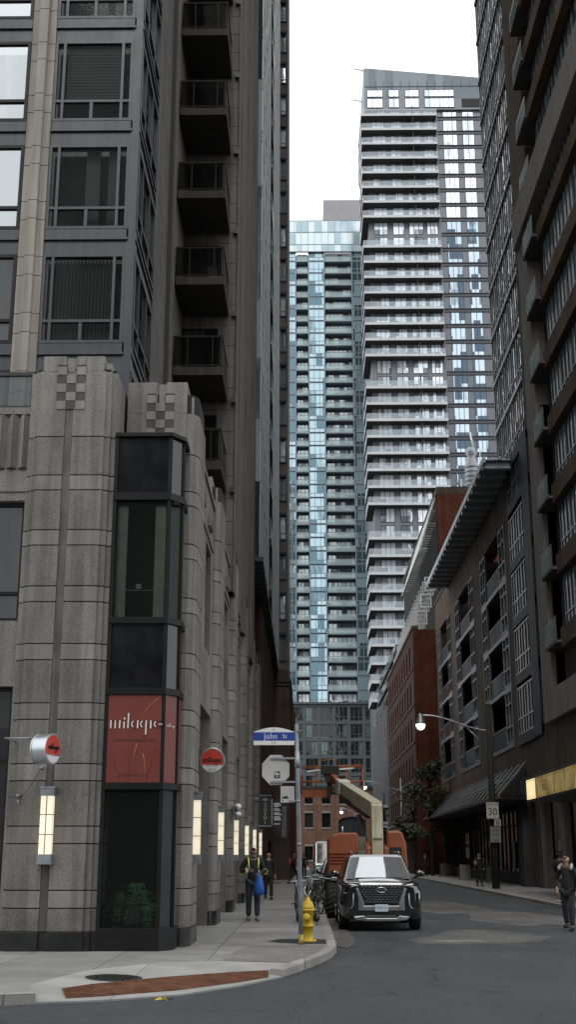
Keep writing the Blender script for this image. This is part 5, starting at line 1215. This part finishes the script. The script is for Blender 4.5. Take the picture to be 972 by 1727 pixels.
g = MB(); g.bar((1.34, 44.6, 4.08), (1.02, 46.4, 4.6), .2, .24); g.build('jib', ORG, BL, bevel=.02)
g = MB()
for i in range(5): pts = [(2.36 + .05 * math.sin(k * .5 + i), 36.85 + .05 * i, 3.1 - k * .16 + .05 * math.sin(i * 2 + k)) for k in range(9)]; g.tube(pts, .03, 6)
for z in (3.05, 2.85, 2.55, 2.4): g.tube([(2.34, 36.8, z), (2.5, 36.85, z + .03), (2.5, 37.1, z), (2.34, 37.2, z - .02)], .022, 6)
g.build('hose', INK, BL)
g = MB()
for z in (3.08, 2.6, 2.5): g.box(2.33, 2.46, 36.78, 36.82, z, z + .07)
g.build('hose_clamp', GALV, BL)
bk = MB(); y0, y1 = 46.4, 47.3
for x0, x1, zf in ((-.12, 2.2, 3.86),):
    for y in (y0, y1):
        for z in (4.4, 4.92): bk.tube([(x0, y, z), (x1, y, z + (.06 if z > 4.8 else 0))], .022, 8)
        for x in (x0, .45, 1.05, 1.6, x1): bk.tube([(x, y, 3.95), (x, y, 4.92)], .022, 8)
    for x in (x0, x1):
        for z in (4.4, 4.92): bk.tube([(x, y0, z), (x, y1, z)], .022, 8)
    bk.tube([(.5, y0, 4.92), (.55, y0, 5.15), (1.25, y0, 5.2), (1.3, y0, 4.92)], .016, 8)
bk.build('basket_rail', M('lift_orange_worn', (.33, .10, .04), .55, var=.3, vscale=4), BL)
g = MB(); g.box(-.12, 2.2, y0 - .02, y1 + .02, 3.92, 3.99); g.build('basket_floor', DARKM, BL)
g = MB(); g.box(-.1, .95, y0 - .06, y0 - .02, 3.8, 4.08); g.box(1.7, 2.2, y0 - .05, y0 - .02, 3.98, 4.18); g.build('toe_board', ORG, BL)
g = MB(); g.box(.62, 1.3, y0 - .35, y0 + .05, 4.62, 4.95); g.prism([(.72, 4.62), (1.2, 4.62), (1.1, 4.3), (.85, 4.3)], 'y', y0 - .3, y0); g.box(.85, 1.0, y0 - .2, y0 + .1, 3.8, 4.4); g.build('control_box', INK, BL, bevel=.02)
g = MB(); g.bar((.1, y0 - .1, 4.74), (.62, y0 - .15, 4.8), .05, .05); g.bar((1.3, y0 - .12, 4.82), (1.85, y0 - .1, 4.86), .05, .05); g.build('handle', WHITEP, BL)

# ------------------------------------------------------------------ bicycles
def bicycle(label, loc, rot, lean=0.):
    t = thing('bicycle', label, 'bicycle', (0, 0, 0), 'dark bicycles locked along the kerb')
    P = lambda y, z, x=0: (x, y, z)
    F = MB(); bb = P(.05, .30); st_ = P(.22, .78); hd = P(-.38, .80); hb = P(-.41, .66)
    for a, b in ((bb, st_), (bb, hb), (st_, hd), (hd, hb)): F.tube([a, b], .018, 6)
    for s in (-.05, .05): F.tube([bb, P(.52, .34, s)], .01, 6); F.tube([P(.2, .72), P(.52, .34, s)], .009, 6); F.tube([hb, P(-.56, .34, s)], .012, 6)
    F.tube([st_, P(.25, .92)], .013, 6); F.build('frame', M('bike_frame', (.02, .02, .022), .3, coat=.6), t)
    for y in (-.56, .52):
        g = MB(); g.tube([(0, y + .335 * math.cos(6.2832 * k / 28), .34 + .335 * math.sin(6.2832 * k / 28)) for k in range(29)], .019, 7); w = g.build('wheel', TYRE, t)
        g = MB(); g.tube([(0, y + .31 * math.cos(6.2832 * k / 28), .34 + .31 * math.sin(6.2832 * k / 28)) for k in range(29)], .008, 5); g.lathe([(.02, -.05), (.02, .05)], (0, y, .34), 8, 'x')
        for k in range(14): a = k * .4488; g.tube([(.02 * (-1) ** k, y, .34), (0, y + .31 * math.cos(a), .34 + .31 * math.sin(a))], .0018, 4)
        g.build('rim', STEEL, w)
    g = MB(); g.tube([hd, P(-.40, .98)], .014, 6); g.tube([P(-.32, 1.0, -.3), P(-.42, .99, -.1), P(-.42, .99, .1), P(-.32, 1.0, .3)], .013, 6); g.build('handlebar', STEEL, t)
    g = MB(); g.ball(P(.27, .95), (.07, .13, .03), 10); g.build('saddle', INK, t)
    g = MB(); g.lathe([(.09, .02), (.09, .03)], P(.05, .30), 14, 'x'); g.bar((.04, .05, .30), (.04, .12, .15), .02, .02); g.bar((-.04, .05, .30), (-.04, -.02, .45), .02, .02); g.box(.04, .14, .08, .17, .14, .165); g.box(-.14, -.04, -.06, .03, .445, .47); g.build('pedal_crank', INK, t)
    t.location = loc; t.rotation_euler = (0, lean, rot)
    return t
bicycle('dark bicycle with its wheel and pedal showing left of the steel sign pole', (-.16, 31.6, .12), R(3), R(-4))
bicycle('dark bicycle behind the hydrant with its handlebar against the black suv', (.2, 34.6, .12), R(-8), R(5))
bicycle('dark bicycle farther up the kerb in the tangle behind the hydrant', (.15, 38.4, .12), R(6), R(-3))
bicycle('farthest dark bicycle in the tangle by the left kerb', (.3, 41.6, .12), R(-5), R(4))
bicycle('dark bicycle leaning in the middle of the tangle by the left kerb', (.32, 36.6, .12), R(12), R(9))

# ------------------------------------------------------------------ people
def skin(name, V, E, mat, parent, sub=1):
    names = list(V); bm = bmesh.new(); sl = bm.verts.layers.skin.verify(); vs = {}
    for n in names:
        co, r = V[n]; v = bm.verts.new(co); v[sl].radius = (r, r) if isinstance(r, (int, float)) else r; vs[n] = v
    vs[names[0]][sl].use_root = True
    for a, b in E: bm.edges.new((vs[a], vs[b]))
    me = bpy.data.meshes.new(name); bm.to_mesh(me); bm.free()
    o = bpy.data.objects.new(name, me); COL.objects.link(o)
    m = o.modifiers.new('s', 'SKIN'); m.branch_smoothing = .6; m.use_smooth_shade = True
    if sub: o.modifiers.new('d', 'SUBSURF').levels = sub; o.modifiers['d'].render_levels = sub
    dg = bpy.context.evaluated_depsgraph_get(); m2 = bpy.data.meshes.new_from_object(o.evaluated_get(dg))
    bpy.data.objects.remove(o); bpy.data.meshes.remove(me)
    xs = [v.co for v in m2.vertices]; c = sum(xs, Vector()) / max(1, len(xs))
    for v in m2.vertices: v.co -= c
    m2.materials.clear(); m2.materials.append(mat)
    for p in m2.polygons: p.use_smooth = True
    o = bpy.data.objects.new(name, m2); COL.objects.link(o); o.location = c; o.parent = parent
    return o
def cloth(name, col): return M('cloth_' + name, col, .9, var=.22, vscale=7, bmp=.25, bscale=18)
HANDS = {'curl': ((-.10, -.02), (-.05, -.055))}
def person(label, loc, rot, h=1.75, step=.0, arms=None, jacket=(.02, .02, .022), trousers=(.02, .022, .03), shoes=(.03, .03, .03), hair=(.02, .015, .012), cap=False, long=.0, lean=0., group=None, fine=True, extras=None):
    t = thing('person', label, 'person', (0, 0, 0), group)
    k = h / 1.75
    Sc = lambda p: Vector((p[0] * k, p[1] * k + lean * max(0, p[2] - .9) * k, p[2] * k))
    A = arms or {'l': ((.25, .04, 1.16), (.25, -.06, .90)), 'r': ((-.25, .02, 1.16), (-.26, -.02, .90))}
    V = {}; E = []
    def add(n, co, r, to=None):
        V[n] = (Sc(co), r * k)
        if to: E.append((to, n))
    add('pelvis', (0, 0, .95), .13); add('belly', (0, 0, 1.1), .12, 'pelvis'); add('chest', (0, 0, 1.3), .135, 'belly'); add('nk', (0, .0, 1.45), .07, 'chest'); add('neck', (0, -.01, 1.51), .054, 'nk')
    add('jaw', (0, -.028, 1.575), .07, 'neck'); add('face', (0, -.018, 1.65), .092, 'jaw'); add('crown', (0, .0, 1.715), .075, 'face')
    add('nose', (0, -.118, 1.628), .014, 'face'); add('ear_l', (.094, 0, 1.645), .018, 'face'); add('ear_r', (-.094, 0, 1.645), .018, 'face')
    JV = {'jh': (Sc((0, .0, .86 - long)), .16 * k), 'jw': (Sc((0, 0, 1.06)), .15 * k), 'jc': (Sc((0, 0, 1.3)), .16 * k), 'jn': (Sc((0, .0, 1.45)), .095 * k)}; JE = [('jh', 'jw'), ('jw', 'jc'), ('jc', 'jn')]
    TV = {'tw': (Sc((0, 0, .98)), .135 * k)}; TE = []
    feet = []
    for s, sd in ((1, 'l'), (-1, 'r')):
        f = step * s
        hip, knee, ank = (s * .09, 0, .9), (s * .10, -.5 * f - abs(f) * .12 - .015, .50), (s * .10, -f + (.02 if f >= 0 else .0), .09 + (.05 if f < -.1 else 0))
        add('hip' + sd, hip, .092, 'pelvis'); add('knee' + sd, knee, .06, 'hip' + sd); add('calf' + sd, (knee[0], (knee[1] + ank[1]) / 2 + .02, .33), .058, 'knee' + sd); add('ank' + sd, ank, .04, 'calf' + sd); add('toe' + sd, (ank[0] + s * .01, ank[1] - .09, ank[2] - .04), .022, 'ank' + sd)
        TV.update({'h' + sd: (Sc(hip), .108 * k), 'k' + sd: (Sc(knee), .08 * k), 'c' + sd: (Sc((knee[0], (knee[1] + ank[1]) / 2 + .015, .3)), .074 * k), 'a' + sd: (Sc((ank[0], ank[1], ank[2] + .02)), .068 * k)}); TE += [('tw', 'h' + sd), ('h' + sd, 'k' + sd), ('k' + sd, 'c' + sd), ('c' + sd, 'a' + sd)]
        feet.append((ank, s))
        sh = (s * .175, .01, 1.41); el, wr = A[sd]
        add('sh' + sd, sh, .06, 'nk'); add('el' + sd, el, .042, 'sh' + sd); add('wr' + sd, wr, .027, 'el' + sd)
        d = (Vector(wr) - Vector(el)).normalized(); side = d.cross(Vector((0, 1, .2))).normalized() * s; nrm = d.cross(side).normalized()
        pm = Vector(wr) + d * .06; add('pm' + sd, pm, .030, 'wr' + sd)
        if fine:
            for i, (of, ln) in enumerate(((-.028, .062), (-.009, .075), (.010, .07), (.028, .055))):
                b = pm + d * .03 + side * of; m_ = b + d * ln * .5 + nrm * .008; e = b + d * ln * .85 + nrm * .035
                add(f'f{i}a{sd}', b, .0095, 'pm' + sd); add(f'f{i}b{sd}', m_, .0085, f'f{i}a{sd}'); add(f'f{i}c{sd}', e, .007, f'f{i}b{sd}')
            b = pm - d * .025 - side * .035; add('t1' + sd, b, .011, 'pm' + sd); add('t2' + sd, b - side * .014 + d * .04 + nrm * .012, .009, 't1' + sd)
        JV.update({'s' + sd: (Sc(sh), .082 * k), 'e' + sd: (Sc(el), .066 * k), 'w' + sd: (Sc(Vector(wr) - d * .02), .05 * k)}); JE += [('jn', 's' + sd), ('s' + sd, 'e' + sd), ('e' + sd, 'w' + sd)]
    skin('body', V, E, SKIN, t)
    cn = lambda c: 'c%02d_%02d_%02d' % tuple(int(x * 99) for x in c)
    skin('jacket', JV, JE, cloth(cn(jacket), jacket), t); skin('trousers', TV, TE, cloth(cn(trousers), trousers), t)
    for ank, s in feet:
        x, y, z = ank; q = lambda a, b, c: Sc((a, b, max(.045, c)))
        skin('shoe', {'a': (q(x, y + .01, z), .062 * k), 'b': (q(x, y - .07, z - .03), .056 * k), 'c': (q(x + s * .015, y - .18, z - .05), .044 * k), 'd': (q(x, y + .06, z - .045), .046 * k)}, [('a', 'b'), ('b', 'c'), ('a', 'd')], cloth('shoe' + cn(shoes), shoes), t)
    HVs = {'a': (Sc((0, .012, 1.66)), .1 * k), 'b': (Sc((0, .01, 1.73)), .085 * k), 'c': (Sc((0, .05, 1.6)), .06 * k)}; HE = [('a', 'b'), ('a', 'c')]
    if cap: HVs['p'] = (Sc((0, -.15, 1.69)), .035 * k); HE.append(('a', 'p'))
    skin('cap' if cap else 'hair', HVs, HE, cloth(('cap' if cap else 'hair') + cn(hair), hair), t)
    g = MB()
    for s in (-1, 1): g.ball(Sc((s * .034, -.102, 1.655)), .011 * k, 8)
    g.build('eye', INK, t)
    g = MB(); g.ball(Sc((0, -.094, 1.585)), (.026 * k, .008 * k, .007 * k), 8); g.build('mouth', M('lips', (.25, .10, .08)), t)
    if extras: extras(t, Sc)
    t.location = loc; t.rotation_euler = (0, 0, rot)
    return t
HIVIS = M('hi_vis_yellow', (.62, .66, .10), .6)
def man_extras(t, S):
    g = MB()
    for s in (-1, 1):
        g.tube([S((s * .11, -.152, 1.22)), S((s * .12, -.16, 1.32)), S((s * .125, -.10, 1.44)), S((s * .125, .0, 1.47))], .02, 6)
    for a, b in (((.28, -.05, 1.16), (.28, -.115, 1.15)), ((-.27, -.06, 1.16), (-.27, -.1, 1.16))): g.tube([S(a), S(((a[0] + b[0]) / 2 + .01, (a[1] + b[1]) / 2, a[2] - .02)), S(b)], [.07, .073, .068], 10, cap=False)
    g.build('hi_vis_strap', HIVIS, t)
    g = MB(); g.lathe([(.045, .12), (.075, 0.05), (.085, -.02), (.07, -.06)], S((0, -.03, 1.52)), 14); g.build('scarf', cloth('scarf', (.12, .10, .085)), t)
    g = MB(); g.ball(S((0, -.05, 1.565)), (.07, .06, .05), 10); g.build('beard', cloth('beard', (.02, .015, .012)), t)
person('man in dark work clothes with hi-vis braces and a black cap carrying a blue bag', (-1.32, 32.4, .12), R(6), 1.83, .10,
       {'l': ((.29, .03, 1.17), (.13, -.2, 1.10)), 'r': ((-.31, .03, 1.17), (-.13, -.22, 1.17))}, (.018, .018, .02), (.032, .04, .055), (.19, .18, .17), (.012, .012, .013), True, .0, extras=man_extras)
bag = thing('drawstring_bag', 'bright blue cloth bag hanging from the hand of the man in the black cap', 'bag', (-1.14, 32.1, .9))
g = MB(); g.lathe([(.012, 1.32), (.03, 1.27), (.075, 1.17), (.115, 1.02), (.135, .88), (.125, .80), (.07, .75)], (-1.15, 32.12, 0), 20)
g.v = [(x + .012 * math.sin(9 * math.atan2(y - 32.12, x + 1.15)) * (1.3 - z), 32.12 + (y - 32.12) * .7, z) for x, y, z in g.v]
g.build('sack', M('bag_blue', (.02, .10, .42), .5, var=.2, vscale=6, bmp=.3, bscale=12), bag)
g = MB(); g.tube([(-1.15, 32.12, 1.3), (-1.17, 32.16, 1.36)], .012, 6); g.build('cord', WHITEP, bag)
cup = thing('paper_cup', 'small pale paper cup held at chest height by the man with the blue bag', 'cup', (-1.47, 32.1, 1.3))
g = MB(); g.lathe([(.028, 1.26), (.04, 1.38)], (-1.475, 32.08, 0), 14); g.build('cup', M('cup_paper', (.42, .34, .22), .7), cup); g = MB(); g.lathe([(.042, 1.38), (.042, 1.395), (.03, 1.4)], (-1.475, 32.08, 0), 14); g.build('lid', WHITEP, cup)
person('person in a black coat walking close behind the man with the blue bag', (-1.36, 47.5, .12), R(8), 1.74, .13, None, (.016, .016, .018), (.016, .016, .018), (.02, .02, .02), (.012, .012, .012), False, .1)
def pack(col, nm):
    def f(t, S):
        g = MB(); g.ball(S((0, .2, 1.22)), (.15, .1, .23), 14); g.build('backpack', cloth(nm, col), t)
    return f
person('person in dark clothes with a red backpack striding across the left sidewalk', (-.62, 72, .12), R(75), 1.78, .3, {'l': ((.24, .1, 1.17), (.22, .14, .95)), 'r': ((-.24, -.06, 1.17), (-.22, -.2, .97))}, (.014, .014, .016), (.03, .032, .04), (.03, .03, .03), fine=False, extras=pack((.42, .05, .035), 'red_pack'))
person('distant dark figure on the left sidewalk between the steel pole and the parked van', (-.05, 92, .12), R(0), 1.74, .1, None, (.018, .018, .022), (.016, .017, .02), fine=False)
def scarf_ex(t, S):
    g = MB(); g.lathe([(.07, .04), (.095, .01), (.115, -.04), (.09, -.09)], S((0, 0, 1.49)), 16); g.build('scarf', cloth('scarf_brown', (.11, .075, .045)), t)
    g = MB()
    for s in (-1, 1): g.tube([S((s * .12, .05, 1.52)), S((s * .15, -.08, 1.47)), S((s * .14, -.13, 1.40))], .035, 8)
    g.build('collar', cloth('collar_pale', (.34, .34, .33)), t); pass
person('person in a black puffer jacket and grey cap walking off at the right edge', (6.28, 30.4, 0), R(-28), 1.74, .14, {'l': ((.27, .04, 1.16), (.26, -.08, .92)), 'r': ((-.28, .05, 1.16), (-.20, -.2, .97))}, (.010, .010, .011), (.016, .018, .024), (.014, .014, .014), (.09, .09, .095), True, .0, extras=scarf_ex)
def pc(t, S):
    g = MB(); g.ball(S((-.22, .02, .78)), (.07, .09, .14), 10); g.build('shoulder_bag', cloth('bagblack', (.012, .012, .012)), t)
person('pedestrian in dark brown jacket and grey sweatpants near the lit canopy', (8.98, 44.5, .12), R(150), 1.73, .06, {'l': ((.26, -.04, 1.18), (.12, -.2, 1.16)), 'r': ((-.26, -.04, 1.18), (-.12, -.2, 1.14))}, (.03, .02, .016), (.13, .13, .135), (.5, .5, .48), (.015, .012, .01), extras=pc)
def strap(t, S):
    g = MB(); g.ball(S((-.2, -.02, 1.2)), (.1, .12, .15), 10); g.build('shoulder_bag', cloth('bagpale', (.22, .22, .21)), t)
person('pedestrian with a pale shoulder bag beside the wide dark pole on the right sidewalk', (9.42, 68.3, .12), R(10), 1.75, .1, None, (.022, .022, .024), (.014, .014, .015), fine=False, extras=strap)
person('distant dark pedestrian on the right sidewalk beyond the mirror of the suv', (9.6, 100.5, .12), R(0), 1.76, .08, None, (.02, .022, .02), (.015, .015, .015), fine=False)

# ------------------------------------------------------------------ street lamps
def street_lamp(label, x, y, hz, tip, tipz, r0, r1, top, mat):
    t = thing('street_lamp', label, 'street lamp', (x, y, .12), 'street lamps with curved arms along the right sidewalk')
    g = MB(); g.tube([(x, y, .12), (x - .0, y, top * .5), (x, y, top)], [r0, (r0 + r1) / 2, r1], 10); g.build('pole', mat, t)
    g = MB(); n = 14; dx = tip - x; pts = []
    for i in range(n + 1):
        u = i / n; pts.append((x + dx * u, y, hz + (tipz - hz) * (3 * u * u - 2 * u ** 3) + .12 * math.sin(math.pi * u) * u))
    g.tube(pts, .045, 8); g.tube([pts[0], (x, y, hz - .25)], .05, 6); g.tube([(x, y, hz - 1.0), pts[5]], .02, 6); arm = g.build('arm', STEEL, t)
    g = MB(); g.lathe([(.06, .18), (.12, .10), (.14, 0), (.21, -.22), (.25, -.34), (.25, -.38)], (tip, y, tipz - .06), 16); h_ = g.build('lamp_head', GALV, t)
    g = MB(); g.lathe([(.245, -.38), (.25, -.46), (.19, -.60), (.08, -.68), (.01, -.69)], (tip, y, tipz - .06), 16); g.build('globe', M('globe_glow', (1., .97, .88), .3, emit=1.9, var=.05), h_)
    return t
DPOLE = M('dark_pole', (.022, .022, .022), .8, var=.3, vscale=3, bmp=.3)
street_lamp('nearest street lamp, its lit globe on a curved arm from the wide dark pole', 9.6, 63.7, 7.95, 6.05, 8.72, .2, .14, 9.3, DPOLE)
street_lamp('second street lamp with a lit globe above the orange lift hood', 8.95, 115, 7.55, 5.55, 8.3, .12, .08, 8.6, GALV)
street_lamp('third street lamp with a thin arm just under the second one', 8.95, 140, 7.6, 6.4, 8.6, .12, .08, 8.4, DPOLE)
street_lamp('smallest farthest street lamp glowing above the orange engine hood', 7.6, 170, 7.0, 5.05, 7.9, .1, .08, 7.8, DPOLE)
def flat_sign(name, label, x0, x1, z0, z1, y, plate, rows, inkmat, post=None):
    t = thing(name, label, 'road sign', ((x0 + x1) / 2, y, z0))
    g = MB(); g.box(x0, x1, y, y + .02, z0, z1); g.build('plate', plate, t, bevel=.004)
    g = MB()
    for s, size, cx, cz, sx in rows: text(g, s, size, (cx, y - .004, cz), sx=sx)
    b = .012
    if inkmat: g.box(x0 + .03, x1 - .03, y - .003, y - .001, z1 - .03 - b, z1 - .03); g.box(x0 + .03, x1 - .03, y - .003, y - .001, z0 + .03, z0 + .03 + b); g.build('lettering', inkmat, t)
    g = MB(); g.bar(((x0 + x1) / 2, y + .02, (z0 + z1) / 2), (9.6, y + .35, (z0 + z1) / 2), .04, .04); g.build('bracket', GALV, t)
    return t
SIGNP = M('sign_weathered', (.46, .45, .40), .5, var=.1)
flat_sign('speed_limit_sign', 'pale MAXIMUM 30 speed limit sign on the wide dark pole', 9.22, 9.84, 3.5, 4.32, 63.3, SIGNP, [('MAXIMUM', .125, 9.53, 4.19, .92), ('30', .5, 9.53, 3.83, .95)], INK)
ns = flat_sign('no_stopping_sign', 'tiny square sign with a ring symbol below the speed limit sign', 9.60, 9.92, 3.15, 3.47, 63.28, SIGNP, [], None)
g = MB(); g.tube([(9.76 + .09 * math.cos(6.2832 * i / 20), 63.27, 3.33 + .09 * math.sin(6.2832 * i / 20)) for i in range(21)], .014, 6); g.ball((9.76, 63.27, 3.33), (.03, .006, .03), 8); g.bar((9.70, 63.268, 3.39), (9.82, 63.268, 3.27), .015, .02); g.box(9.66, 9.86, 63.27, 63.275, 3.18, 3.2); g.build('symbol', INK, ns)
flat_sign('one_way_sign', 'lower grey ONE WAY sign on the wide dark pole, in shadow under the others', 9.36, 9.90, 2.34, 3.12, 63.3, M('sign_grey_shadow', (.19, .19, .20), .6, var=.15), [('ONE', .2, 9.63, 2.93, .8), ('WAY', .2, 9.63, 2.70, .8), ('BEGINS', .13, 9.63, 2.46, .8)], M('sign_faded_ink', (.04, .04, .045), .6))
t = thing('sticker_band', 'small white notices taped to the granite side of the street sign pole', 'notice', (0, 0, 0)) if False else None

# sandwich boards on the right sidewalk
def sandwich(label, x, y, mat, w=.62):
    t = thing('sandwich_board', label, 'sandwich board', (x, y, .12), 'sandwich boards outside the shops')
    for s in (-1, 1):
        g = MB(); g.add([(x - w / 2, y + s * .28, .2), (x + w / 2, y + s * .28, .2), (x + w / 2, y + s * .03, 1.12), (x - w / 2, y + s * .03, 1.12), (x - w / 2, y + s * .25, .2), (x + w / 2, y + s * .25, .2), (x + w / 2, y + s * .0, 1.12), (x - w / 2, y + s * .0, 1.12)],
                        [(0, 1, 2, 3), (7, 6, 5, 4), (0, 4, 5, 1), (1, 5, 6, 2), (2, 6, 7, 3), (3, 7, 4, 0)]); g.build('board', mat, t)
        for d in (-1, 1): g = MB(); g.bar((x + d * w / 2, y + s * .30, .12), (x + d * w / 2, y + s * .03, 1.15), .03, .03); g.build('leg', DARKM, t)
PALEB = M('board_pale', (.27, .265, .25), .7, var=.15); DIMB = M('board_dim', (.11, .085, .07), .7, var=.2)
sandwich('pale sandwich board on the right sidewalk in front of the dark shops', 10.9, 86, PALEB, .75)
sandwich('dull brown sandwich board farthest along the right sidewalk', 11.1, 98, DIMB, 1.2)
sandwich('greyer sandwich board between the pale one and the wide dark pole', 11.2, 76, M('board_grey', (.12, .12, .115), .7, var=.2), .6)
# bright shop things glimpsed in the windows
wl = thing('window_display', 'small bright white posters glowing in the dark shop window beside the young tree', 'display', (12.1, 96, 1.8))
g = MB()
for y, z in ((93.2, 2.55), (94.3, 2.55), (93.2, 1.55), (94.3, 1.55)): g.box(12.18, 12.2, y, y + .75, z, z + .75)
g.build('card', M('display_white', (.6, .6, .58), .5, var=.3, vscale=3), wl); g = MB(); g.box(12.205, 12.24, 93.1, 95.1, 1.5, 3.35); g.build('backing', INK, wl)

# ------------------------------------------------------------------ trees
BARK = M('bark', (.05, .04, .033), .9, var=.3, vscale=6, bmp=.5)
LEAFA = M('leaf_dull', (.075, .088, .036), .6, var=.45, vscale=2.5); LEAFB = M('leaf_dark', (.035, .046, .022), .6, var=.4, vscale=2.5)
def tree(name, label, x, y, h, r, n, clumps, seed, cat='tree', low=.35):
    random.seed(seed); t = thing(name, label, cat, (x, y, .12))
    g = MB(); g.tube([(x, y, .12), (x + .05, y, h * .3), (x - .05, y + .1, h * .6), (x, y, h * .92)], [.13, .1, .07, .02], 8)
    cr = []
    for i in range(clumps):
        a = random.uniform(0, 6.28); f = random.uniform(.3, 1.0); z = h * random.uniform(low, .98); q = r * f * (1.15 - .75 * max(0, z / h - .45) / .55)
        c = (x + q * math.cos(a), y + q * math.sin(a), z); cr.append(c)
        g.tube([(x, y, z * .72), ((x + c[0]) / 2, (y + c[1]) / 2, z * .9), c], [.05, .03, .012], 5)
    g.build('trunk', BARK, t)
    g = MB()
    for c in cr:
        s = random.uniform(.45, .95); leaves(g, c, (s, s, s * .75), n // clumps, .15, random.choice((0, 0, 1)))
    g.build('crown', [LEAFA, LEAFB], t, recalc=False)
    return t
tree('street_tree', 'slender green street tree in front of the red brick block on the right', 10.4, 103, 9.2, 2.0, 3600, 34, 3)
tree('street_tree', 'darker bushy street tree behind the slender one, under the shop canopy', 9.9, 113, 7.6, 1.9, 2400, 24, 8)
tree('potted_shrub', 'shrub growing over the terrace edge below the white balconies', 10.9, 153, 21.6, 1.2, 0, 1, 4, 'shrub') if False else None
ts = thing('terrace_shrub', 'straggly shrub on the roof terrace edge below the lowest white balconies', 'shrub', (10.6, 150.5, 19.1))
g = MB(); random.seed(9)
for _ in range(9): leaves(g, (10.6 + random.uniform(-.5, .6), 150.6 + random.uniform(-.3, .8), 20.2 + random.uniform(-.6, 1.3)), (.5, .5, .4), 60, .12, random.choice((0, 1)))
g.build('foliage', [M('leaf_olive', (.11, .11, .05), .7, var=.4), LEAFA], ts, recalc=False); g = MB(); g.lathe([(.3, 19.03), (.4, 19.6)], (10.7, 150.7, 0), 12); g.tube([(10.7, 150.7, 19.5), (10.6, 150.6, 20.6)], .05, 6); g.build('planter', CHARC, ts)

# ------------------------------------------------------------------ unseen block added behind the camera to shade street and glass
AB = thing('unseen_opposite_block', 'plain brown block across the cross street, mirrored in the dark window panes', 'building', (14, -16, 0))
g = MB(); ops = [(x, x + 1.6, z, z + 2.0) for x in range(-13, 44, 3) for z in range(2, 36, 3)]
us = ops
g.box(-14, 46, -34, -16, 0, 40); g.box(-14.3, 46.3, -34.3, -15.8, 40, 40.8); g.build('wall', CHARC, AB)
g = MB()
for o in us: g.box(o[0], o[1], -16, -15.95, o[2], o[3])
tag(g.build('window', glass('opposite_window', (.03, .035, .04), (.2, .22, .22), .2, .3, (3, 3, 3)), AB), kind='stuff')

# ------------------------------------------------------------------ camera, sky, light
cam = bpy.data.cameras.new('camera'); co = bpy.data.objects.new('camera', cam); COL.objects.link(co)
co.location = (0, 0, CAMZ); co.rotation_euler = (math.pi / 2 + CP, 0, CA)
cam.sensor_fit = 'VERTICAL'; cam.sensor_height = 36; cam.lens = 36 * CF / 1727; cam.clip_end = 6000; cam.clip_start = .1
scene.camera = co
SUN_EL, SUN_AZ = R(46), R(182)
w = bpy.data.worlds.new('World'); scene.world = w; w.use_nodes = True
nt = w.node_tree; N, L = nt.nodes, nt.links; N.clear()
out = N.new('ShaderNodeOutputWorld'); sky = N.new('ShaderNodeTexSky'); sky.sky_type = 'NISHITA'; sky.sun_disc = False; sky.sun_elevation = SUN_EL; sky.sun_rotation = SUN_AZ
b1 = N.new('ShaderNodeBackground'); b1.inputs[1].default_value = .10; L.new(sky.outputs[0], b1.inputs[0])
tc = N.new('ShaderNodeTexCoord'); mp = N.new('ShaderNodeMapping'); mp.inputs['Scale'].default_value = (1, 1, 2.2); L.new(tc.outputs['Generated'], mp.inputs[0])
nz = N.new('ShaderNodeTexNoise'); nz.inputs['Scale'].default_value = 2.2; nz.inputs['Detail'].default_value = 5; L.new(mp.outputs[0], nz.inputs['Vector'])
cl = ramp(N, L, nz.outputs[0], [(.3, (.86, .90, .94)), (.7, (1., 1., 1.))])
b2 = N.new('ShaderNodeBackground'); b2.inputs[1].default_value = SKY_CLOUD if 'SKY_CLOUD' in globals() else 1.9; L.new(cl, b2.inputs[0])
mx = N.new('ShaderNodeMixShader'); mx.inputs[0].default_value = .88; L.new(b1.outputs[0], mx.inputs[1]); L.new(b2.outputs[0], mx.inputs[2]); L.new(mx.outputs[0], out.inputs[0])
sl_ = bpy.data.lights.new('sun', 'SUN'); sl_.energy = 1.1; sl_.angle = R(22); sl_.color = (1, .96, .9)
so = bpy.data.objects.new('sun', sl_); COL.objects.link(so); so.location = (0, -20, 80)
so.rotation_euler = (math.pi / 2 - SUN_EL, 0, math.pi - SUN_AZ)
scene.view_settings.view_transform = 'Standard'; scene.view_settings.look = 'None'; scene.view_settings.exposure = 0
scene.render.engine = 'CYCLES'
scene.cycles.max_bounces = 8; scene.cycles.transparent_max_bounces = 12
